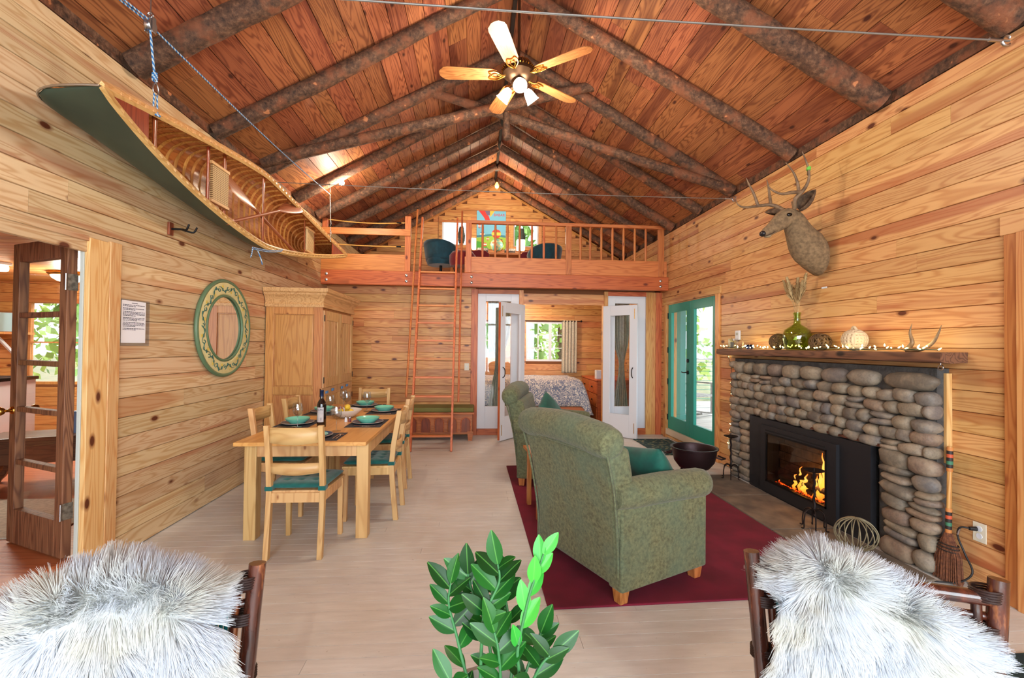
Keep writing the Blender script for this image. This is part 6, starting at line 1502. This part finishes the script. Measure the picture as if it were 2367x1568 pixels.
# ================================================================== rattan chairs with sheepskins in the foreground
def rat():
    m, nt, b = newmat('dark_rattan'); n = N(nt); v = n('ShaderNodeTexCoord').outputs['Object']
    q = n.noise(n.map(v, (30, 30, 8)), 1, 4, .6); c = n.ramp(q, [(.35, lin((44, 20, 15))), (.6, lin((82, 38, 24))), (.74, lin((170, 104, 60)))])
    n.link(c, b.inputs['Base Color']); b.inputs['Roughness'].default_value = .22; b.inputs['Coat Weight'].default_value = .5; n.bump(q, .3, .003, b); return m
ratm = rat(); canet = plain('teal_cane', (16, 110, 116), .5); wrapm = plain('dark_lashing', (40, 22, 18), .4)
def rattan_chair(A_, B_, label):
    A_ = Vector(A_); B_ = Vector(B_); c = (A_+B_)/2; d = (B_-A_); W = d.length; rz = math.atan2(d.y, d.x)
    t = thing('rattan_chair', label, 'chair', (c.x, c.y, 0), rz); h = W/2
    for s_ in (-1, 1):
        p = MB().tube(smoothpts([(s_*(h-.05), -.02, 0), (s_*(h-.035), -.02, .42), (s_*(h-.012), -.01, .75), (s_*h, .0, .895)], 6), .020, 12).build('back_post', ratm, t, smooth=60)
        MB().tube(smoothpts([(s_*(h-.085), -.015, .2), (s_*(h-.07), -.015, .45), (s_*(h-.05), -.008, .74), (s_*(h-.045), .0, .83)], 6), .011, 8).build('inner_pole', ratm, t, smooth=60)
        for z in (.845, .76, .62, .5):
            x = s_*(h-.03-.0*(1-z)); 
            for q in range(5): MB().tube([(s_*(h-.022-.012*(.9-z)/.4)+.032*math.cos(2*PI*k_/14), .0-.03*(.8-z)+.026*math.sin(2*PI*k_/14), z+q*.006) for k_ in range(14)], .0028, 5, closed=True).build('lashing', wrapm, p, smooth=60)
        MB().tube([(s_*(h-.03), -.46, 0), (s_*(h-.02), -.44, .43)], .018, 10).build('front_leg', ratm, t, smooth=60)
        MB().tube([(s_*(h-.04), -.02, .40), (s_*(h-.02), -.44, .40)], .014, 8).build('side_rail', ratm, t, smooth=60)
    for z, y, r in ((.845, .0, .018), (.80, .004, .010), (.50, -.015, .014)): MB().tube([(-h+.01, y, z), (0, y-.015, z+.012), (h-.01, y, z)], r, 10).build('cross_rail', ratm, t, smooth=60)
    k_ = int(W/.014)
    for i in range(k_): x = -h+.065+(W-.13)*i/(k_-1); MB().tube([(x, .004, .80), (x*.97, -.015, .50)], .0048, 5).build('cane_slat', canet, t)
    MB().box(-h+.04, h-.04, -.46, -.07, .40, .47).build('seat_pad', canet, t, bevel=.02, smooth=60)
    MB().tube([(-h+.03, -.44, .41), (h-.03, -.44, .41)], .016, 10).build('front_rail', ratm, t, smooth=60)
    return t, rz, W
woolm = None
def mkwool():
    m, nt, b = newmat('white_wool'); n = N(nt); v = n('ShaderNodeNewGeometry').outputs['Position']
    c = n.ramp(n.noise(v, 9, 3, .5), [(.4, lin((206, 211, 219))), (.65, lin((212, 211, 202)))]); n.link(c, b.inputs['Base Color']); b.inputs['Roughness'].default_value = .85; b.inputs['Specular IOR Level'].default_value = .2
    tr_ = n('ShaderNodeBsdfTranslucent'); n.link(c, tr_.inputs[0]); mx = n('ShaderNodeMixShader'); mx.inputs[0].default_value = .3
    n.link(b.outputs[0], mx.inputs[1]); n.link(tr_.outputs[0], mx.inputs[2]); n.link(mx.outputs[0], nt.nodes['Material Output'].inputs[0]); return m
woolm = mkwool()
def sheepskin(A_, B_, u0, u1, top, bottom, label, seed, flare=(0, 0), n_s=42000):
    """hide draped over a chair back A-B; top(u) the crest height; strands combed down and outward"""
    A_ = Vector(A_); B_ = Vector(B_); d = (B_-A_); W = d.length; rz = math.atan2(d.y, d.x); c = (A_+B_)/2
    t = thing('sheepskin', label, 'sheepskin', (c.x, c.y, 0), rz); rg_ = np.random.default_rng(seed); h = W/2
    def S(u, v):      # v 0 bottom rear .. .8 crest .. 1 front
        uu = u0+(u1-u0)*u; zt = top(u)
        if v < .8:
            q = v/.8; z = bottom+(zt-bottom)*q; bulge = .030+.035*math.sin(PI*q)*1.0
            x = (-h+W*uu)+(flare[0]*(1-u)*(1-q)+flare[1]*u*(1-q)); y = -bulge-.035*(1-q)
        else:
            q = (v-.8)/.2; a = PI*q*.5; z = zt-.012*(1-math.cos(PI*q))-.05*max(0, q-.5); x = -h+W*uu; y = -.030+.075*q
        return Vector((x, y, z))
    mb = MB(); mb.grid(lambda u, v: tuple(S(u, v)), 24, 28); mb.build('hide', woolm, t, smooth=180, solid=.008)
    V = np.empty((n_s, 5, 2, 3)); NM = np.empty((n_s, 10, 3))
    us = rg_.random(n_s); vs = rg_.random(n_s)**.8
    edge = rg_.random(n_s) < .14; us = np.where(edge, np.where(rg_.random(n_s) < .5, 0.0, 1.0)*1.0+rg_.normal(0, .01, n_s), us)
    us = np.clip(us, 0, 1)
    rr = rg_.random((n_s, 6)); e = 1e-3
    for i in range(n_s):
        u, v = float(us[i]), float(vs[i]); p = S(u, v); pu = S(min(1, u+.02), v)-S(max(0, u-.02), v); pv = S(u, min(1, v+.02))-S(u, max(0, v-.02))
        nn = pu.cross(pv); nn.normalize()
        if v < .8 and nn.y > 0: nn = -nn
        if v >= .8 and nn.z < 0: nn = -nn
        k1 = noise.noise_vector(Vector((p.x*11+seed, p.y*11, p.z*11))); k2 = noise.noise_vector(Vector((p.x*34, p.y*34+seed, p.z*34)))
        side = (u-.5)*2; cu = Vector((1, 0, 0))*(.55*side*abs(side))
        down = Vector((0, 0, -1))*(.35 if v < .7 else -.10 if v < .9 else .05)
        dr = nn*.75+down+cu+k1*.6+k2*.3+Vector((rr[i, 0]-.5, rr[i, 1]-.5, rr[i, 2]-.5))*.25
        if v > .6: dr.z += .5*(v-.6)/.4
        dr.normalize(); L = (.050+.035*rr[i, 3])*(1.0+.25*k1.z); bend = Vector((0, 0, -1))*.35+k2*.3
        nq = (nn*.55+dr*.25+Vector((0, -.55, .35))+Vector((rr[i, 4]-.5, rr[i, 5]-.5, rr[i, 0]-.5))*.55).normalized(); NM[i, :] = nq
        sdv = dr.cross(nq); sdv.normalize()
        for q in range(5):
            s_ = q/4; c_ = p+dr*(L*s_)+bend*(L*s_*s_*.45); w = .00095*(1-s_*.8)
            a_ = c_-sdv*w; b_ = c_+sdv*w; V[i, q, 0] = a_; V[i, q, 1] = b_
    idx = np.arange(n_s)*10; F = np.empty((n_s, 4, 4), dtype=np.int64)
    for q in range(4): F[:, q, 0] = idx+q*2; F[:, q, 1] = idx+q*2+1; F[:, q, 2] = idx+q*2+3; F[:, q, 3] = idx+q*2+2
    me = bpy.data.meshes.new('wool'); nv = n_s*10; nf = n_s*4
    me.vertices.add(nv); me.vertices.foreach_set('co', V.reshape(-1)); me.loops.add(nf*4); me.loops.foreach_set('vertex_index', F.reshape(-1)); me.polygons.add(nf); me.polygons.foreach_set('loop_start', np.arange(nf)*4); me.update(calc_edges=True)
    me.materials.append(woolm); me.shade_smooth(); me.normals_split_custom_set_from_vertices(NM.reshape(-1, 3).tolist()); o = bpy.data.objects.new('wool', me); COL.objects.link(o); o.parent = t; o['kind'] = 'stuff'; return t
cA, cB = (.755, 1.20), (1.27, 1.02)
rattan_chair((cA[0], cA[1], 0), (cB[0], cB[1], 0), 'dark rattan chair under a sheepskin nearest the fireplace')
sheepskin(cA, cB, .11, .86, lambda u: float(np.interp(u, [0, .10, .22, .45, .7, .88, 1], [.83, .875, .905, .875, .83, .775, .735])), .40, 'white fluffy sheepskin over the rattan chair nearest the fireplace', 5, (-.01, .10))
cA, cB = (-.975, 1.01), (-.545, 1.20)
rattan_chair((cA[0], cA[1], 0), (cB[0], cB[1], 0), 'dark rattan chair under a sheepskin nearest the kitchen door')
sheepskin(cA, cB, -.16, .80, lambda u: float(np.interp(u, [0, .2, .4, .6, .8, 1], [.765, .865, .922, .935, .90, .845])), .40, 'white fluffy sheepskin over the rattan chair nearest the kitchen door', 9, (-.10, .05))
# ================================================================== potted plant
PX, PY = .045, 1.31
PT = thing('potted_plant', 'glossy green leafy plant in a tall planter between the rattan chairs', 'plant', (PX, PY, 0))
MB().lathe([(0, 0), (.11, 0), (.14, .40), (.15, .42), (.145, .44), (.13, .44), (.12, .40), (0, .40)], 28).build('planter', plain('clay_planter', (150, 140, 128), .7), PT, smooth=40)
MB().lathe([(0, .405), (.118, .405), (0, .412)], 20).build('soil', plain('soil', (50, 36, 26), .95, bump=1, bscale=80), PT)
def leafmat(nm, c1, c2):
    m, nt, b = newmat(nm); n = N(nt); rn = n('ShaderNodeObjectInfo').outputs['Random']; v = n('ShaderNodeTexCoord').outputs['Object']
    c = n.mix(rn, lin(c1), lin(c2)); sx = n('ShaderNodeSeparateXYZ'); n.link(v, sx.inputs[0])
    ab = n.math('ABSOLUTE', sx.outputs[0]); c = n.mix(n.ramp(ab, [(.008, (.35, .35, .35, 1)), (.02, (0, 0, 0, 1))]), c, lin((120, 200, 90)))
    n.link(c, b.inputs['Base Color']); b.inputs['Roughness'].default_value = .4; b.inputs['Subsurface Weight'].default_value = 0
    tr_ = n('ShaderNodeBsdfTranslucent'); n.link(c, tr_.inputs[0]); mx = n('ShaderNodeMixShader'); mx.inputs[0].default_value = .2
    n.link(b.outputs[0], mx.inputs[1]); n.link(tr_.outputs[0], mx.inputs[2]); n.link(mx.outputs[0], nt.nodes['Material Output'].inputs[0]); return m
lf1 = leafmat('plant_leaf', (8, 58, 16), (26, 104, 30)); lf2 = leafmat('young_leaf', (40, 160, 50), (70, 180, 60)); stm = plain('plant_stem', (60, 120, 70), .4)
def leafmesh(mat):
    def f(u, v):
        a = 2*u-1; w = .27*math.sin(PI*min(1, v*.93+.05))**.8*(1-.2*v)
        return (a*w, v*1.0*(1), .16*w*abs(a)*1.2-.12*v*v)
    o = MB().grid(f, 7, 10).build('leaf', mat, smooth=180); me = o.data; bpy.data.objects.remove(o); return me
lm1, lm2 = leafmesh(lf1), leafmesh(lf2)
def pw(px, py, dy=0): yy = PY+dy; return Vector((.0765*yy+(px-1183.5)*yy*.000948, yy, 1.45-(py-799)*yy*.000953))
stems = [([(1150, 1700), (1093, 1568), (1061, 1449), (1045, 1386), (1049, 1340)], .03, 0, 10), ([(1160, 1700), (1120, 1568), (1124, 1428), (1135, 1395), (1160, 1340), (1156, 1300)], -.03, 0, 11), ([(1165, 1700), (1150, 1568), (1130, 1440), (1098, 1360), (1088, 1320)], .04, 0, 10),
         ([(1175, 1700), (1189, 1566), (1185, 1449), (1174, 1374), (1168, 1345)], .07, 0, 10), ([(1180, 1700), (1205, 1568), (1204, 1501), (1216, 1434), (1233, 1363), (1250, 1317), (1262, 1280)], -.04, 1, 8), ([(1185, 1700), (1214, 1568), (1240, 1500), (1258, 1460)], .05, 0, 7),
         ([(1190, 1700), (1225, 1590), (1262, 1530), (1290, 1505)], -.02, 0, 6), ([(1150, 1700), (1080, 1600), (1050, 1560)], .0, 0, 5), ([(1170, 1700), (1165, 1580), (1160, 1500), (1150, 1455)], -.05, 0, 7)]
for si, (pts, dy, yg, nl) in enumerate(stems):
    P_ = [pw(px, py, dy*min(1, i/2)) for i, (px, py) in enumerate(pts)]; P_[0] = Vector((PX+(P_[1].x-PX)*.3, PY+dy*.4, .40)); sp = smoothpts([tuple(p-Vector((PX, PY, 0))) for p in P_], 6)
    MB().tube(sp, [.0058*(1-.55*i/len(sp)) for i in range(len(sp))], 8).build('stem', stm, PT, smooth=60)
    m_ = len(sp)
    for j in range(nl):
        q = .30+.70*(j+1)/nl; i = min(m_-1, int(q*(m_-1))); p = sp[i]; tg = (sp[min(i+1, m_-1)]-sp[max(i-1, 0)]).normalized()
        s_ = 1 if j % 2 else -1; last = j == nl-1; sdv = Vector((1, rnd.uniform(-.7, .7), 0)).normalized()*s_
        dr = (tg*(1.0 if last else .55)+sdv*(.12 if last else .85)+Vector((0, rnd.uniform(-.35, .35), rnd.uniform(-.05, .35)))).normalized()
        if yg: dr = (tg*1.0+sdv*.38).normalized()
        up = Vector((rnd.uniform(-.4, .4), -1.0+rnd.uniform(-.2, .5), .8)); x_ = dr.cross(up).normalized(); z_ = x_.cross(dr)
        s0 = rnd.uniform(.068, .098); o = bpy.data.objects.new('leaf', lm2 if yg else lm1); COL.objects.link(o); o.parent = PT
        o.matrix_local = Matrix(((x_.x, dr.x, z_.x, p.x), (x_.y, dr.y, z_.y, p.y), (x_.z, dr.z, z_.z, p.z), (0, 0, 0, 1))) @ Matrix.Diagonal((s0, s0, s0, 1))
